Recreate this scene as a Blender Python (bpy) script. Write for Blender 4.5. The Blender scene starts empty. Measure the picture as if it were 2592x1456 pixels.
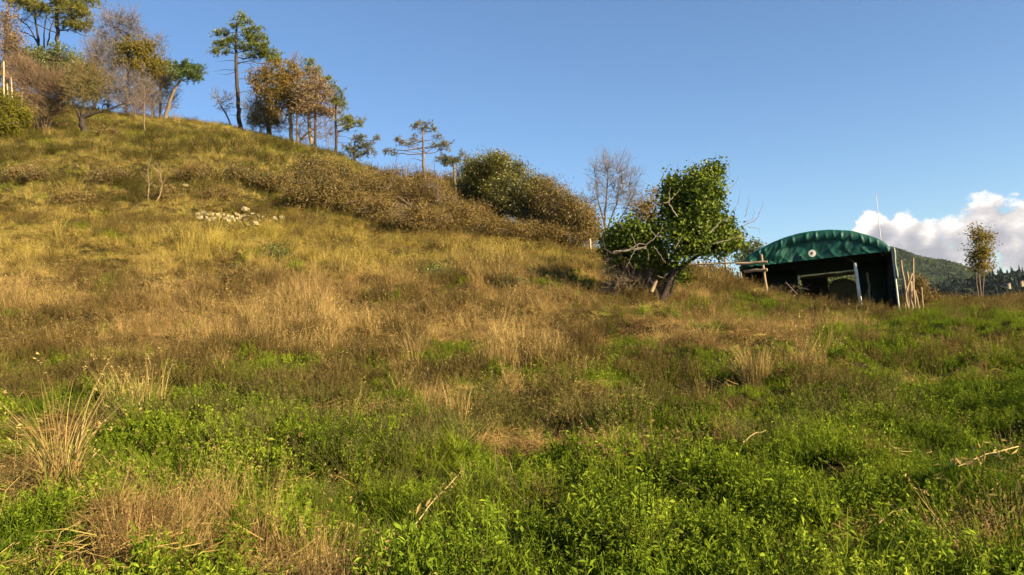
import bpy, math, random
import numpy as np
from mathutils import Vector, Matrix

R = math.radians
sc = bpy.context.scene
COL = sc.collection

# ------------------------------------------------------------------ camera
F = 2157.0                       # focal length in photograph pixels (2592 wide)
PITCH, ROLL = R(4.0), R(5.0)
CAM = np.array([0.0, 0.0, 1.62])
_fw = np.array([0, math.cos(PITCH), math.sin(PITCH)])
_u0 = np.array([0, -math.sin(PITCH), math.cos(PITCH)])
_x0 = np.array([1.0, 0, 0])
_rt = math.cos(ROLL) * _x0 - math.sin(ROLL) * _u0
_up = math.cos(ROLL) * _u0 + math.sin(ROLL) * _x0
cam_d = bpy.data.cameras.new('camera')
cam_d.sensor_width = 36.0
cam_d.lens = 36.0 * F / 2592.0
cam_d.clip_start = 0.05
cam_d.clip_end = 12000
cam = bpy.data.objects.new('camera', cam_d)
COL.objects.link(cam)
cam.matrix_world = Matrix(((_rt[0], _up[0], -_fw[0], CAM[0]), (_rt[1], _up[1], -_fw[1], CAM[1]),
                           (_rt[2], _up[2], -_fw[2], CAM[2]), (0, 0, 0, 1)))
sc.camera = cam

# ------------------------------------------------------------------ light
SUN_AZ = R(122)                  # clockwise from +Y (the view direction): right and behind
SUN_EL = R(21)
SDIR = np.array([math.sin(SUN_AZ) * math.cos(SUN_EL), math.cos(SUN_AZ) * math.cos(SUN_EL), math.sin(SUN_EL)])
sun_d = bpy.data.lights.new('sun', 'SUN')
sun_d.energy = 5.0
sun_d.angle = R(0.6)
sun_d.color = (1.0, 0.81, 0.52)
sun = bpy.data.objects.new('sun', sun_d)
COL.objects.link(sun)
sun.rotation_euler = Vector(SDIR).to_track_quat('Z', 'Y').to_euler()
sun.location = (30, -20, 40)

vs = sc.view_settings
vs.view_transform = 'Standard'
vs.look = 'None'
vs.exposure = 1.45
vs.gamma = 1.0
vs.use_curve_mapping = False
sc.cycles.use_denoising = True
sc.cycles.use_adaptive_sampling = True
sc.cycles.adaptive_threshold = 0.03
sc.cycles.max_bounces = 5
sc.cycles.diffuse_bounces = 2
sc.cycles.transmission_bounces = 4
sc.cycles.transparent_max_bounces = 6
sc.cycles.caustics_reflective = False
sc.cycles.caustics_refractive = False

# node helpers
class NT:
    def __init__(s, tree): s.t = tree; s.n = tree.nodes; s.l = tree.links
    def put(s, sock, v):
        if v is None: return
        if hasattr(v, 'is_output') or isinstance(v, bpy.types.NodeSocket): s.l.new(v, sock)
        else: sock.default_value = v
    def m(s, op, a, b=None, c=None, clamp=False):
        nd = s.n.new('ShaderNodeMath'); nd.operation = op; nd.use_clamp = clamp
        for i, v in enumerate((a, b, c)): s.put(nd.inputs[i], v)
        return nd.outputs[0]
    def vm(s, op, a, b=None, out=0):
        nd = s.n.new('ShaderNodeVectorMath'); nd.operation = op
        for i, v in enumerate((a, b)): s.put(nd.inputs[i], v)
        return nd.outputs['Value'] if op in ('DISTANCE', 'LENGTH', 'DOT_PRODUCT') else nd.outputs[0]
    def noise(s, vec, scale, detail=4, rough=.55, dist=0.0):
        nd = s.n.new('ShaderNodeTexNoise'); s.put(nd.inputs['Vector'], vec)
        nd.inputs['Scale'].default_value = scale; nd.inputs['Detail'].default_value = detail
        nd.inputs['Roughness'].default_value = rough; nd.inputs['Distortion'].default_value = dist
        return nd.outputs['Fac']
    def ramp(s, fac, stops, interp='LINEAR'):
        nd = s.n.new('ShaderNodeValToRGB'); nd.color_ramp.interpolation = interp
        e = nd.color_ramp.elements
        while len(e) < len(stops): e.new(0.5)
        for i, (p, c) in enumerate(stops):
            e[i].position = p; e[i].color = (c[0], c[1], c[2], 1)
        s.put(nd.inputs[0], fac)
        return nd.outputs[0]
    def mix(s, fac, a, b, mode='MIX'):
        nd = s.n.new('ShaderNodeMix'); nd.data_type = 'RGBA'; nd.blend_type = mode
        s.put(nd.inputs[0], fac); s.put(nd.inputs[6], a); s.put(nd.inputs[7], b)
        return nd.outputs[2]
    def sstep(s, v, lo, hi):
        nd = s.n.new('ShaderNodeMapRange'); nd.interpolation_type = 'SMOOTHSTEP'
        s.put(nd.inputs[0], v); nd.inputs[1].default_value = lo; nd.inputs[2].default_value = hi
        return nd.outputs[0]

def ray(px, py):
    d = F * _fw + (px - 1296) * _rt + (728 - py) * _up
    return d / np.linalg.norm(d)

def at(px, py, dep):
    """the point seen at photograph pixel (px, py), dep metres ahead of the camera"""
    d = F * _fw + (px - 1296) * _rt + (728 - py) * _up
    return CAM + d * (dep / d[1])

# ------------------------------------------------------------------ sky
world = bpy.data.worlds.new('World'); sc.world = world; world.use_nodes = True
W = NT(world.node_tree); W.n.clear()
wo = W.n.new('ShaderNodeOutputWorld'); bg = W.n.new('ShaderNodeBackground')
sky = W.n.new('ShaderNodeTexSky'); sky.sky_type = 'NISHITA'; sky.sun_disc = False
sky.sun_elevation = SUN_EL; sky.sun_rotation = SUN_AZ
sky.altitude = 200; sky.air_density = 1.0; sky.dust_density = 0.15; sky.ozone_density = 2.0
tc = W.n.new('ShaderNodeTexCoord'); dirv = tc.outputs['Generated']
def cloud_density(vec):
    wv = W.vm('MULTIPLY', vec, (1.0, 1.0, 1.35))
    n1 = W.noise(wv, 21.0, 9, .6, .15)
    best = None
    for (px, py, r) in ((2205, 565, 52), (2290, 572, 45), (2250, 615, 70), (2345, 620, 75), (2425, 585, 66), (2490, 555, 52),
                        (2470, 640, 95), (2570, 630, 90), (2650, 590, 95), (2330, 660, 70), (2760, 610, 120), (2920, 600, 150),
                        (3150, 600, 210), (3450, 560, 240), (3900, 600, 300)):
        dv = ray(px, py)
        q = W.vm('DISTANCE', vec, (float(dv[0]), float(dv[1]), float(dv[2])))
        rr = r / F
        v = W.m('SUBTRACT', 1.0, W.m('DIVIDE', q, rr))
        best = v if best is None else W.m('SMOOTH_MAX', best, v, 0.25)
    return W.m('ADD', best, W.m('MULTIPLY', W.m('SUBTRACT', n1, 0.5), 2.9))
dn = cloud_density(dirv)
dn_up = cloud_density(W.vm('ADD', dirv, (-0.008, 0.0, 0.017)))
alpha = W.sstep(dn, 0.02, 0.34)
edge = W.m('SUBTRACT', dn, dn_up)
soft = W.noise(dirv, 9.0, 3, .5)
light = W.m('ADD', W.m('ADD', W.m('MULTIPLY', edge, 0.6), W.m('MULTIPLY', soft, 1.1)), -0.24)
light = W.m('ADD', light, W.m('MULTIPLY', W.m('SUBTRACT', 0.6, dn), 0.22))
ccol = W.ramp(light, [(0.16, (2.5, 2.55, 2.85)), (0.38, (3.35, 3.3, 3.5)), (0.56, (4.7, 4.4, 4.25)), (0.80, (6.4, 6.25, 6.1))])
skyc = W.n.new('ShaderNodeHueSaturation')
skyc.inputs['Saturation'].default_value = 0.98
W.l.new(sky.outputs[0], skyc.inputs['Color'])
skyt = W.mix(1.0, skyc.outputs[0], (.70, .84, 1.0, 1), 'MULTIPLY')
final = W.mix(alpha, skyt, ccol)
W.l.new(final, bg.inputs[0]); bg.inputs[1].default_value = 0.067
W.l.new(bg.outputs[0], wo.inputs[0])

# ------------------------------------------------------------------ mesh helpers
class MB:
    """collects arrays of vertices and faces; build() links them as one mesh object"""
    def __init__(s): s.v = []; s.f3 = []; s.f4 = []; s.r3 = []; s.r4 = []; s.n = 0
    def add(s, v, f, rnd=None):
        v = np.asarray(v, float).reshape(-1, 3); f = np.asarray(f, int)
        s.v.append(v)
        r = np.full(len(f), 0.5) if rnd is None else np.broadcast_to(rnd, (len(f),))
        (s.f3 if f.shape[1] == 3 else s.f4).append(f + s.n)
        (s.r3 if f.shape[1] == 3 else s.r4).append(r)
        s.n += len(v)
    def mesh(s, name, material, origin=(0, 0, 0), smooth=True):
        me = bpy.data.meshes.new(name)
        v = np.concatenate(s.v) - np.asarray(origin, float)
        f3 = np.concatenate(s.f3) if s.f3 else np.zeros((0, 3), int)
        f4 = np.concatenate(s.f4) if s.f4 else np.zeros((0, 4), int)
        me.vertices.add(len(v)); me.vertices.foreach_set('co', v.astype(np.float32).ravel())
        nl = f3.size + f4.size
        me.loops.add(nl)
        me.loops.foreach_set('vertex_index', np.concatenate([f3.ravel(), f4.ravel()]).astype(np.int32))
        nf = len(f3) + len(f4)
        me.polygons.add(nf)
        st = np.concatenate([np.arange(len(f3)) * 3, f3.size + np.arange(len(f4)) * 4]).astype(np.int32)
        me.polygons.foreach_set('loop_start', st)
        me.polygons.foreach_set('use_smooth', np.full(nf, smooth))
        at_ = me.attributes.new('rnd', 'FLOAT', 'FACE')
        at_.data.foreach_set('value', np.concatenate(s.r3 + s.r4).astype(np.float32))
        me.update(calc_edges=True)
        me.materials.append(material)
        return me
    def build(s, name, material, parent=None, origin=(0, 0, 0), smooth=True):
        o = bpy.data.objects.new(name, s.mesh(name, material, origin, smooth))
        COL.objects.link(o)
        if parent is not None: o.parent = parent
        return o

def tag(o, label=None, cat=None, group=None, kind=None):
    if label: o['label'] = label
    if cat: o['category'] = cat
    if group: o['group'] = group
    if kind: o['kind'] = kind
    return o

def thing(name, loc, label, cat, group=None):
    o = bpy.data.objects.new(name, None); COL.objects.link(o)
    o.location = tuple(float(c) for c in loc); o.empty_display_size = 0.2
    return tag(o, label, cat, group)

def tube(mb, pts, rad, n=6, cap=True, rnd=None):
    pts = np.asarray(pts, float); rad = np.broadcast_to(np.asarray(rad, float), (len(pts),))
    t = np.gradient(pts, axis=0); t /= np.linalg.norm(t, axis=1)[:, None] + 1e-9
    ref = np.array([0.31, 0.87, 0.38]) if abs(t[0] @ np.array([0.31, 0.87, 0.38])) < .9 else np.array([1.0, 0, 0])
    a = np.cross(t, ref); a /= np.linalg.norm(a, axis=1)[:, None] + 1e-9
    b = np.cross(t, a)
    th = np.arange(n) * 2 * math.pi / n
    v = pts[:, None] + rad[:, None, None] * (np.cos(th)[None, :, None] * a[:, None] + np.sin(th)[None, :, None] * b[:, None])
    m = len(pts); i = np.arange(m - 1)[:, None] * n; j = np.arange(n)[None]; k = (j + 1) % n
    f = np.stack([i + j, i + k, i + n + k, i + n + j], -1).reshape(-1, 4)
    v = v.reshape(-1, 3)
    mb.add(v, f, rnd)
    if cap:
        for e, c in ((0, pts[0]), (m - 1, pts[-1])):
            vv = np.vstack([v[e * n:(e + 1) * n], c[None]])
            ff = np.stack([np.arange(n), (np.arange(n) + 1) % n, np.full(n, n)], -1)
            mb.add(vv, ff if e else ff[:, ::-1], rnd)

def prisms(mb, p0, p1, r0, r1, rnd=None):
    """many thin three-sided twigs at once"""
    p0 = np.asarray(p0, float); p1 = np.asarray(p1, float); N = len(p0)
    if N == 0: return
    r0 = np.broadcast_to(r0, (N,)); r1 = np.broadcast_to(r1, (N,))
    t = p1 - p0; t /= np.linalg.norm(t, axis=1)[:, None] + 1e-9
    ref = np.where(np.abs(t[:, 2:3]) < .8, np.array([[0, 0, 1.0]]), np.array([[1.0, 0, 0]]))
    a = np.cross(t, ref); a /= np.linalg.norm(a, axis=1)[:, None] + 1e-9
    b = np.cross(t, a)
    th = np.arange(3) * 2 * math.pi / 3
    off = np.cos(th)[None, :, None] * a[:, None] + np.sin(th)[None, :, None] * b[:, None]
    v = np.concatenate([p0[:, None] + off * r0[:, None, None], p1[:, None] + off * r1[:, None, None]], 1)
    base = np.arange(N)[:, None, None] * 6
    fq = np.array([[0, 1, 4, 3], [1, 2, 5, 4], [2, 0, 3, 5]])[None]
    rr = None if rnd is None else np.repeat(np.broadcast_to(rnd, (N,)), 3)
    mb.add(v.reshape(-1, 3), (base + fq).reshape(-1, 4), rr)

def rdir(rng, n):
    d = rng.normal(size=(n, 3)); return d / np.linalg.norm(d, axis=1)[:, None]

def leaves(mb, rng, c, size, aspect=.55, updir=None, rnd=None):
    """leaf-shaped folded faces centred at c"""
    N = len(c)
    if N == 0: return
    n = rdir(rng, N)
    if updir is not None: n = n + updir; n /= np.linalg.norm(n, axis=1)[:, None]
    a = np.cross(n, rdir(rng, N)); a /= np.linalg.norm(a, axis=1)[:, None] + 1e-9
    b = np.cross(n, a)
    s = size * rng.uniform(.6, 1.35, N)[:, None]
    k = s * aspect
    v = np.stack([c - a * s * .5, c + b * k * .5 + n * s * .10 - a * s * .05, c + a * s * .5, c - b * k * .5 + n * s * .10 - a * s * .05], 1)
    f = np.arange(N)[:, None] * 4 + np.array([[0, 1, 2, 3]])
    mb.add(v.reshape(-1, 3), f, rng.uniform(0, 1, N) if rnd is None else rnd)

def needles(mb, rng, c, axis, L, w, K, spread=1.0):
    N = len(c)
    if N == 0: return
    d = axis[:, None] * rng.uniform(.2, 1.1, (N, K, 1)) + spread * rng.normal(size=(N, K, 3)) * .6
    d /= np.linalg.norm(d, axis=2)[:, :, None] + 1e-9
    s = np.cross(d, rdir(rng, N * K).reshape(N, K, 3)); s /= np.linalg.norm(s, axis=2)[:, :, None] + 1e-9
    ln = L * rng.uniform(.6, 1.25, (N, K, 1))
    c3 = c[:, None] + d * ln * .08
    v = np.stack([c3 - s * w, c3 + s * w, c3 + d * ln], 2).reshape(-1, 3)
    f = np.arange(N * K)[:, None] * 3 + np.array([[0, 1, 2]])
    mb.add(v, f, np.repeat(rng.uniform(0, 1, N), K) * .75 + rng.uniform(0, .25, N * K))

# smooth value noise on the ground plane
def _hash(i, j, s):
    h = np.sin(i * 127.1 + j * 311.7 + s * 74.7) * 43758.5453
    return h - np.floor(h)
def vnoise(x, y, s=0):
    i = np.floor(x); j = np.floor(y); u = x - i; v = y - j
    u = u * u * (3 - 2 * u); v = v * v * (3 - 2 * v)
    return (_hash(i, j, s) * (1 - u) + _hash(i + 1, j, s) * u) * (1 - v) + (_hash(i, j + 1, s) * (1 - u) + _hash(i + 1, j + 1, s) * u) * v
def fbm(x, y, s=0, o=4):
    t = 0; a = .5; n = 0
    for k in range(o):
        t = t + a * vnoise(x * 2 ** k + 17.3 * k, y * 2 ** k - 9.1 * k, s + k); n += a; a *= .5
    return t / n
def smooth(a, b, x):
    t = np.clip((x - a) / (b - a), 0, 1); return t * t * (3 - 2 * t)

# ------------------------------------------------------------------ terrain
CTRL = [(0,1456,5.2),(650,1456,5.3),(1296,1456,5.5),(1950,1456,5.4),(2592,1456,5.2),
 (0,1200,8),(650,1200,8.5),(1296,1200,8.8),(1950,1200,8.6),(2592,1200,8),
 (0,1000,13),(650,1000,13.5),(1296,1000,14),(1950,1000,13.5),(2592,1000,12),
 (0,850,19),(650,850,20),(1296,850,20.5),(1950,860,20),(2592,880,18),
 (0,720,25),(650,720,26),(1296,740,26.5),(1650,765,26),(2000,812,28),(2592,800,27),(2300,812,31),
 (0,600,31.5),(350,600,32),(700,605,33),(1100,640,33),(1450,680,33),(1850,715,35),
 (2060,788,38),(2270,790,37),(1940,760,36.5),(2592,765,44),(2430,768,44),(2170,788,38),(2120,780,43),(2250,776,43),
 (0,560,35),(400,555,36.5),(650,570,37),(1000,600,37),(1300,620,38),(1500,645,38),(1720,690,38),
 (0,480,40),(300,470,41),(650,480,41.5),(900,520,41),(1100,540,42),(1300,575,43),(1450,630,43),
 (0,400,46),(300,390,47),(600,400,48),(800,430,48),(950,475,48),(1100,515,50),
 (0,330,56),(300,330,58),(550,345,62),(750,375,60),(880,412,57),(1000,465,56),(1150,520,56),
 (300,294,70),(450,308,70),(600,333,70),(730,360,66),(850,398,62),(0,240,80),(150,265,76)]
_cp = np.array([at(*c) for c in CTRL])
_extra = np.array([(-5,-4,.5),(5,-4,-.4),(0,0,0.02),(-14,3,1.4),(14,3,-.6),(-25,12,4.2),(22,12,-.3),(-40,28,9),(-55,45,18),(-70,70,30),
 (30,28,.9),(45,45,.4),(34,48,1.3),(24,50,1.9),(16,52,2.4),(10,56,2.6),(8,70,0),(-4,75,7),(-14,85,11),(-24,95,14),(-40,100,20),(-62,105,28),
 (20,75,-3),(45,75,-5),(0,110,-2),(30,110,-9),(-30,125,8),(-90,95,34),(60,20,-2),(60,100,-10),(-85,50,27),(-80,20,14)], float)
CP = np.vstack([_cp, _extra])
def _U(r2): return np.where(r2 > 1e-9, r2 * np.log(np.maximum(r2, 1e-9)), 0) * .5
def _tps():
    n = len(CP); S = 40.0
    xy = CP[:, :2] / S
    K = _U(((xy[:, None] - xy[None]) ** 2).sum(-1)) + np.eye(n) * 0.0006
    P = np.hstack([np.ones((n, 1)), xy])
    A = np.block([[K, P], [P.T, np.zeros((3, 3))]])
    w = np.linalg.solve(A, np.concatenate([CP[:, 2], np.zeros(3)]))
    return xy, w, S
_TX, _TW, _TS = _tps()
def H0(x, y):
    x = np.asarray(x, float); y = np.asarray(y, float); sh = x.shape
    q = np.stack([x.ravel(), y.ravel()], -1) / _TS
    out = np.empty(len(q))
    for i in range(0, len(q), 40000):
        p = q[i:i + 40000]
        out[i:i + 40000] = _U(((p[:, None] - _TX[None]) ** 2).sum(-1)) @ _TW[:-3] + _TW[-3] + p @ _TW[-2:]
    return out.reshape(sh)
PITS = []
def H(x, y):
    x = np.asarray(x, float); y = np.asarray(y, float)
    xc = np.clip(x, -92, 66); yc = np.clip(y, -6, 125)
    z = H0(xc, yc)
    k = smooth(0, 90, np.hypot(x - xc, y - yc))
    z = z * (1 - k) + (-14) * k
    d = np.hypot(x, y)
    amp = smooth(2.5, 7, d) * (1 - smooth(80, 140, d))
    nr = 1 - smooth(28, 42, d)
    l = (fbm(x * .75, y * .75, 3, 3) - .5) * (.42 + .3 * nr) + (fbm(x * 1.9, y * 1.9, 9, 2) - .5) * (.16 + .22 * nr)
    z = z + l * amp
    for (a, b, r_, dp) in PITS: z = z - dp * np.exp(-((x - a) ** 2 + (y - b) ** 2) / (r_ * r_))
    return z
def hz(x, y): return float(H(np.array([x]), np.array([y]))[0])
def ground_hit(px, py, dmax=120):
    ds = np.arange(3.5, dmax, .1)
    d0 = F * _fw + (px - 1296) * _rt + (728 - py) * _up; d0 = d0 / d0[1]
    pts = CAM + d0[None] * ds[:, None]
    below = np.nonzero(pts[:, 2] < H(pts[:, 0], pts[:, 1]))[0]
    p = pts[below[0]] if len(below) else pts[-1]
    return np.array([p[0], p[1], hz(p[0], p[1])])
def project(p):
    q = p - CAM
    zf = q @ _fw
    return 1296 + F * (q @ _rt) / zf, 728 - F * (q @ _up) / zf, zf
def base_at(px, py, dep):
    p = at(px, py, dep); return np.array([p[0], p[1], hz(p[0], p[1])])

_pits = []
for (px, py, rp, dp) in ((1370,1125,75,.34),(640,1250,75,.32),(2540,1150,90,.36),(1900,1215,55,.26),(2230,1425,80,.28),(1830,1015,60,.2),(920,870,60,.3),(1790,930,90,.25),(90,1160,60,.25),(1480,905,60,.22),(1150,1330,50,.22)):
    g_ = ground_hit(px, py); _pits.append((g_[0], g_[1], rp * g_[1] / F * 1.1, dp))
PITS = _pits
# ------------------------------------------------------------------ materials
def new_mat(name):
    m = bpy.data.materials.new(name); m.use_nodes = True
    n = NT(m.node_tree); n.n.clear()
    out = n.n.new('ShaderNodeOutputMaterial')
    return m, n, out
def principled(n, col, rough=.7, spec=.3, metal=0.0):
    p = n.n.new('ShaderNodeBsdfPrincipled')
    n.put(p.inputs['Base Color'], col); n.put(p.inputs['Roughness'], rough)
    n.put(p.inputs['Specular IOR Level'], spec); n.put(p.inputs['Metallic'], metal)
    return p
def attr(n, name, typ='GEOMETRY'):
    a = n.n.new('ShaderNodeAttribute'); a.attribute_type = typ; a.attribute_name = name
    return a
def bump(n, h, strength, dist=.05):
    b = n.n.new('ShaderNodeBump'); b.inputs['Strength'].default_value = strength; b.inputs['Distance'].default_value = dist
    n.put(b.inputs['Height'], h); return b.outputs[0]

def leaf_mat(name, cols, trans=.35, gloss=.0, instancer=False, clump=None):
    """foliage: colours by leaf, in clumps; light also passes through"""
    m, n, out = new_mat(name)
    f = attr(n, 'rnd').outputs['Fac']
    if clump:
        g = n.n.new('ShaderNodeNewGeometry')
        nz = n.noise(g.outputs['Position'], clump, 2, .5)
        f = n.m('ADD', n.m('MULTIPLY', f, .55), n.m('MULTIPLY', n.m('SUBTRACT', nz, .28), 1.05), clamp=True)
    k = len(cols)
    col = n.ramp(f, [(i / max(1, k - 1), c) for i, c in enumerate(cols)])
    if instancer:
        a = attr(n, 'tint', 'INSTANCER')
        col = n.mix(1.0, col, a.outputs['Color'], 'MULTIPLY')
    d = n.n.new('ShaderNodeBsdfDiffuse'); n.put(d.inputs[0], col)
    t = n.n.new('ShaderNodeBsdfTranslucent'); n.put(t.inputs[0], col)
    mx = n.n.new('ShaderNodeMixShader'); mx.inputs[0].default_value = trans
    n.l.new(d.outputs[0], mx.inputs[1]); n.l.new(t.outputs[0], mx.inputs[2])
    res = mx.outputs[0]
    if gloss:
        g = n.n.new('ShaderNodeBsdfGlossy'); g.inputs['Roughness'].default_value = .38
        mg = n.n.new('ShaderNodeMixShader'); mg.inputs[0].default_value = gloss
        n.l.new(res, mg.inputs[1]); n.l.new(g.outputs[0], mg.inputs[2]); res = mg.outputs[0]
    n.l.new(res, out.inputs[0])
    return m
def bark_mat(name, c0, c1, scale=6.0, bstr=.6):
    m, n, out = new_mat(name)
    t = n.n.new('ShaderNodeTexCoord').outputs['Object']
    v = n.vm('MULTIPLY', t, (1, 1, .25))
    nz = n.noise(v, scale, 5, .65)
    col = n.ramp(nz, [(.3, c0), (.7, c1)])
    p = principled(n, col, .9, .1)
    n.l.new(bump(n, nz, bstr, .02), p.inputs['Normal'])
    n.l.new(p.outputs[0], out.inputs[0])
    return m

M = {}
M['pine'] = leaf_mat('pine_needles', [(.095, .12, .012), (.165, .19, .018), (.24, .26, .035)], .25, .04, clump=.5)
M['pine_gold'] = leaf_mat('yellowing_pine_needles', [(.11, .125, .022), (.20, .195, .03), (.28, .25, .05)], .25, .03, clump=.5)
M['pine_dark'] = leaf_mat('dark_pine_needles', [(.045, .075, .014), (.08, .12, .02), (.13, .17, .03)], .2, .04, clump=.6)
M['pine_dry'] = leaf_mat('browning_pine_needles', [(.09, .11, .035), (.16, .15, .06), (.26, .20, .11)], .25, .02, clump=.7)
M['oak'] = leaf_mat('autumn_oak_leaves', [(.14, .10, .02), (.23, .16, .03), (.30, .195, .05), (.21, .17, .03)], .4, clump=.45)
M['oak_olive'] = leaf_mat('olive_autumn_leaves', [(.13, .115, .02), (.21, .17, .03), (.27, .19, .045)], .4, clump=.45)
M['rust'] = leaf_mat('rusty_leaves', [(.20, .135, .07), (.28, .195, .10), (.33, .25, .14)], .35, clump=.5)
M['shrub_green'] = leaf_mat('evergreen_shrub_leaves', [(.05, .075, .014), (.10, .125, .02), (.17, .18, .035)], .3, .04, clump=.8)
M['bramble'] = leaf_mat('bramble_leaves', [(.075, .072, .018), (.155, .12, .03), (.24, .16, .052), (.145, .14, .03)], .3, .02, clump=.7)
M['bramble_brown'] = leaf_mat('withered_bramble_leaves', [(.12, .085, .03), (.22, .155, .05), (.31, .215, .08)], .3, clump=.6)
M['dome'] = leaf_mat('dome_bush_leaves', [(.085, .085, .015), (.16, .15, .024), (.24, .205, .045)], .3, .04, clump=.7)
M['yellow_bush'] = leaf_mat('yellow_green_leaves', [(.08, .08, .012), (.16, .15, .018), (.24, .21, .03)], .35, clump=.8)
M['ivy'] = leaf_mat('ivy_leaves', [(.034, .056, .008), (.11, .15, .016), (.22, .255, .034)], .2, .012, clump=1.2)
M['poplar'] = leaf_mat('sparse_autumn_leaves', [(.13, .10, .022), (.25, .19, .035), (.36, .28, .05)], .35, clump=1.5)
M['twig_grey'] = bark_mat('grey_twig_bark', (.12, .10, .092), (.23, .195, .175))
M['twig_red'] = bark_mat('reddish_twig_bark', (.13, .085, .05), (.26, .175, .105))
M['twig_olive'] = bark_mat('olive_twig_bark', (.12, .09, .03), (.24, .18, .07))
M['bark_pine'] = bark_mat('pine_bark', (.035, .026, .02), (.10, .075, .055), 9)
M['bark_dark'] = bark_mat('dark_bark', (.025, .02, .018), (.07, .055, .045), 9)
M['bark_grey'] = bark_mat('grey_bark', (.10, .075, .05), (.24, .18, .12), 9)
M['bark_gold'] = bark_mat('pale_golden_bark', (.20, .14, .07), (.42, .31, .17), 9)  # the bark's own pale golden brown
M['deadwood'] = bark_mat('bleached_dead_wood', (.14, .115, .085), (.32, .27, .20), 14, .3)
M['wood'] = bark_mat('weathered_post_wood', (.20, .14, .08), (.44, .33, .20), 18, .4)
M['pale_wood'] = bark_mat('pale_post_wood', (.34, .27, .16), (.54, .45, .29), 18, .3)

# ground
m, n, out = new_mat('meadow_soil')
g = n.n.new('ShaderNodeNewGeometry').outputs['Position']
nz = n.noise(g, 1.3, 6, .65); n2 = n.noise(g, 14.0, 5, .7); n3 = n.noise(g, .12, 3, .5)
col = n.ramp(nz, [(.3, (.020, .016, .007)), (.5, (.05, .038, .013)), (.68, (.045, .05, .012))])
col = n.mix(n.m('MULTIPLY', n2, .8), col, n.ramp(n2, [(.35, (.022, .016, .008)), (.62, (.10, .072, .028))]))
p = principled(n, col, .95, .05)
n.l.new(bump(n, n.m('ADD', n2, n.m('MULTIPLY', nz, 2)), .9, .12), p.inputs['Normal'])
n.l.new(p.outputs[0], out.inputs[0]); M['soil'] = m

xs = np.concatenate([-np.geomspace(5000, 62, 26), np.arange(-60, -20, .45), np.arange(-20, 20, .22), np.arange(20, 56, .45), np.geomspace(58, 5000, 26)])
ys = np.concatenate([-np.geomspace(3000, 9, 16), np.arange(-7, 2, .6), np.arange(2, 30, .22), np.arange(30, 90, .45), np.geomspace(92, 8000, 34)])
X, Y = np.meshgrid(xs, ys)
Z = H(X, Y)
nx, ny = len(xs), len(ys)
mb = MB()
i = np.arange(ny - 1)[:, None] * nx; j = np.arange(nx - 1)[None]
mb.add(np.stack([X, Y, Z], -1).reshape(-1, 3), np.stack([i + j, i + j + 1, i + nx + j + 1, i + nx + j], -1).reshape(-1, 4))
ground = mb.build('ground', M['soil'])
tag(ground, 'rough sloping meadow ground rising to a hill', None, None, 'structure')

# ------------------------------------------------------------------ trees
def px2m(dep): return dep / F

def curve(rng, p0, p1, n=5, sag=0.0, wob=.05):
    t = np.linspace(0, 1, n)[:, None]
    L = np.linalg.norm(p1 - p0)
    p = p0 + (p1 - p0) * t
    p[:, 2] += -sag * L * np.sin(math.pi * t[:, 0])
    w = rng.normal(size=(n, 3)) * wob * L * np.sin(math.pi * t)
    return p + w

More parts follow.
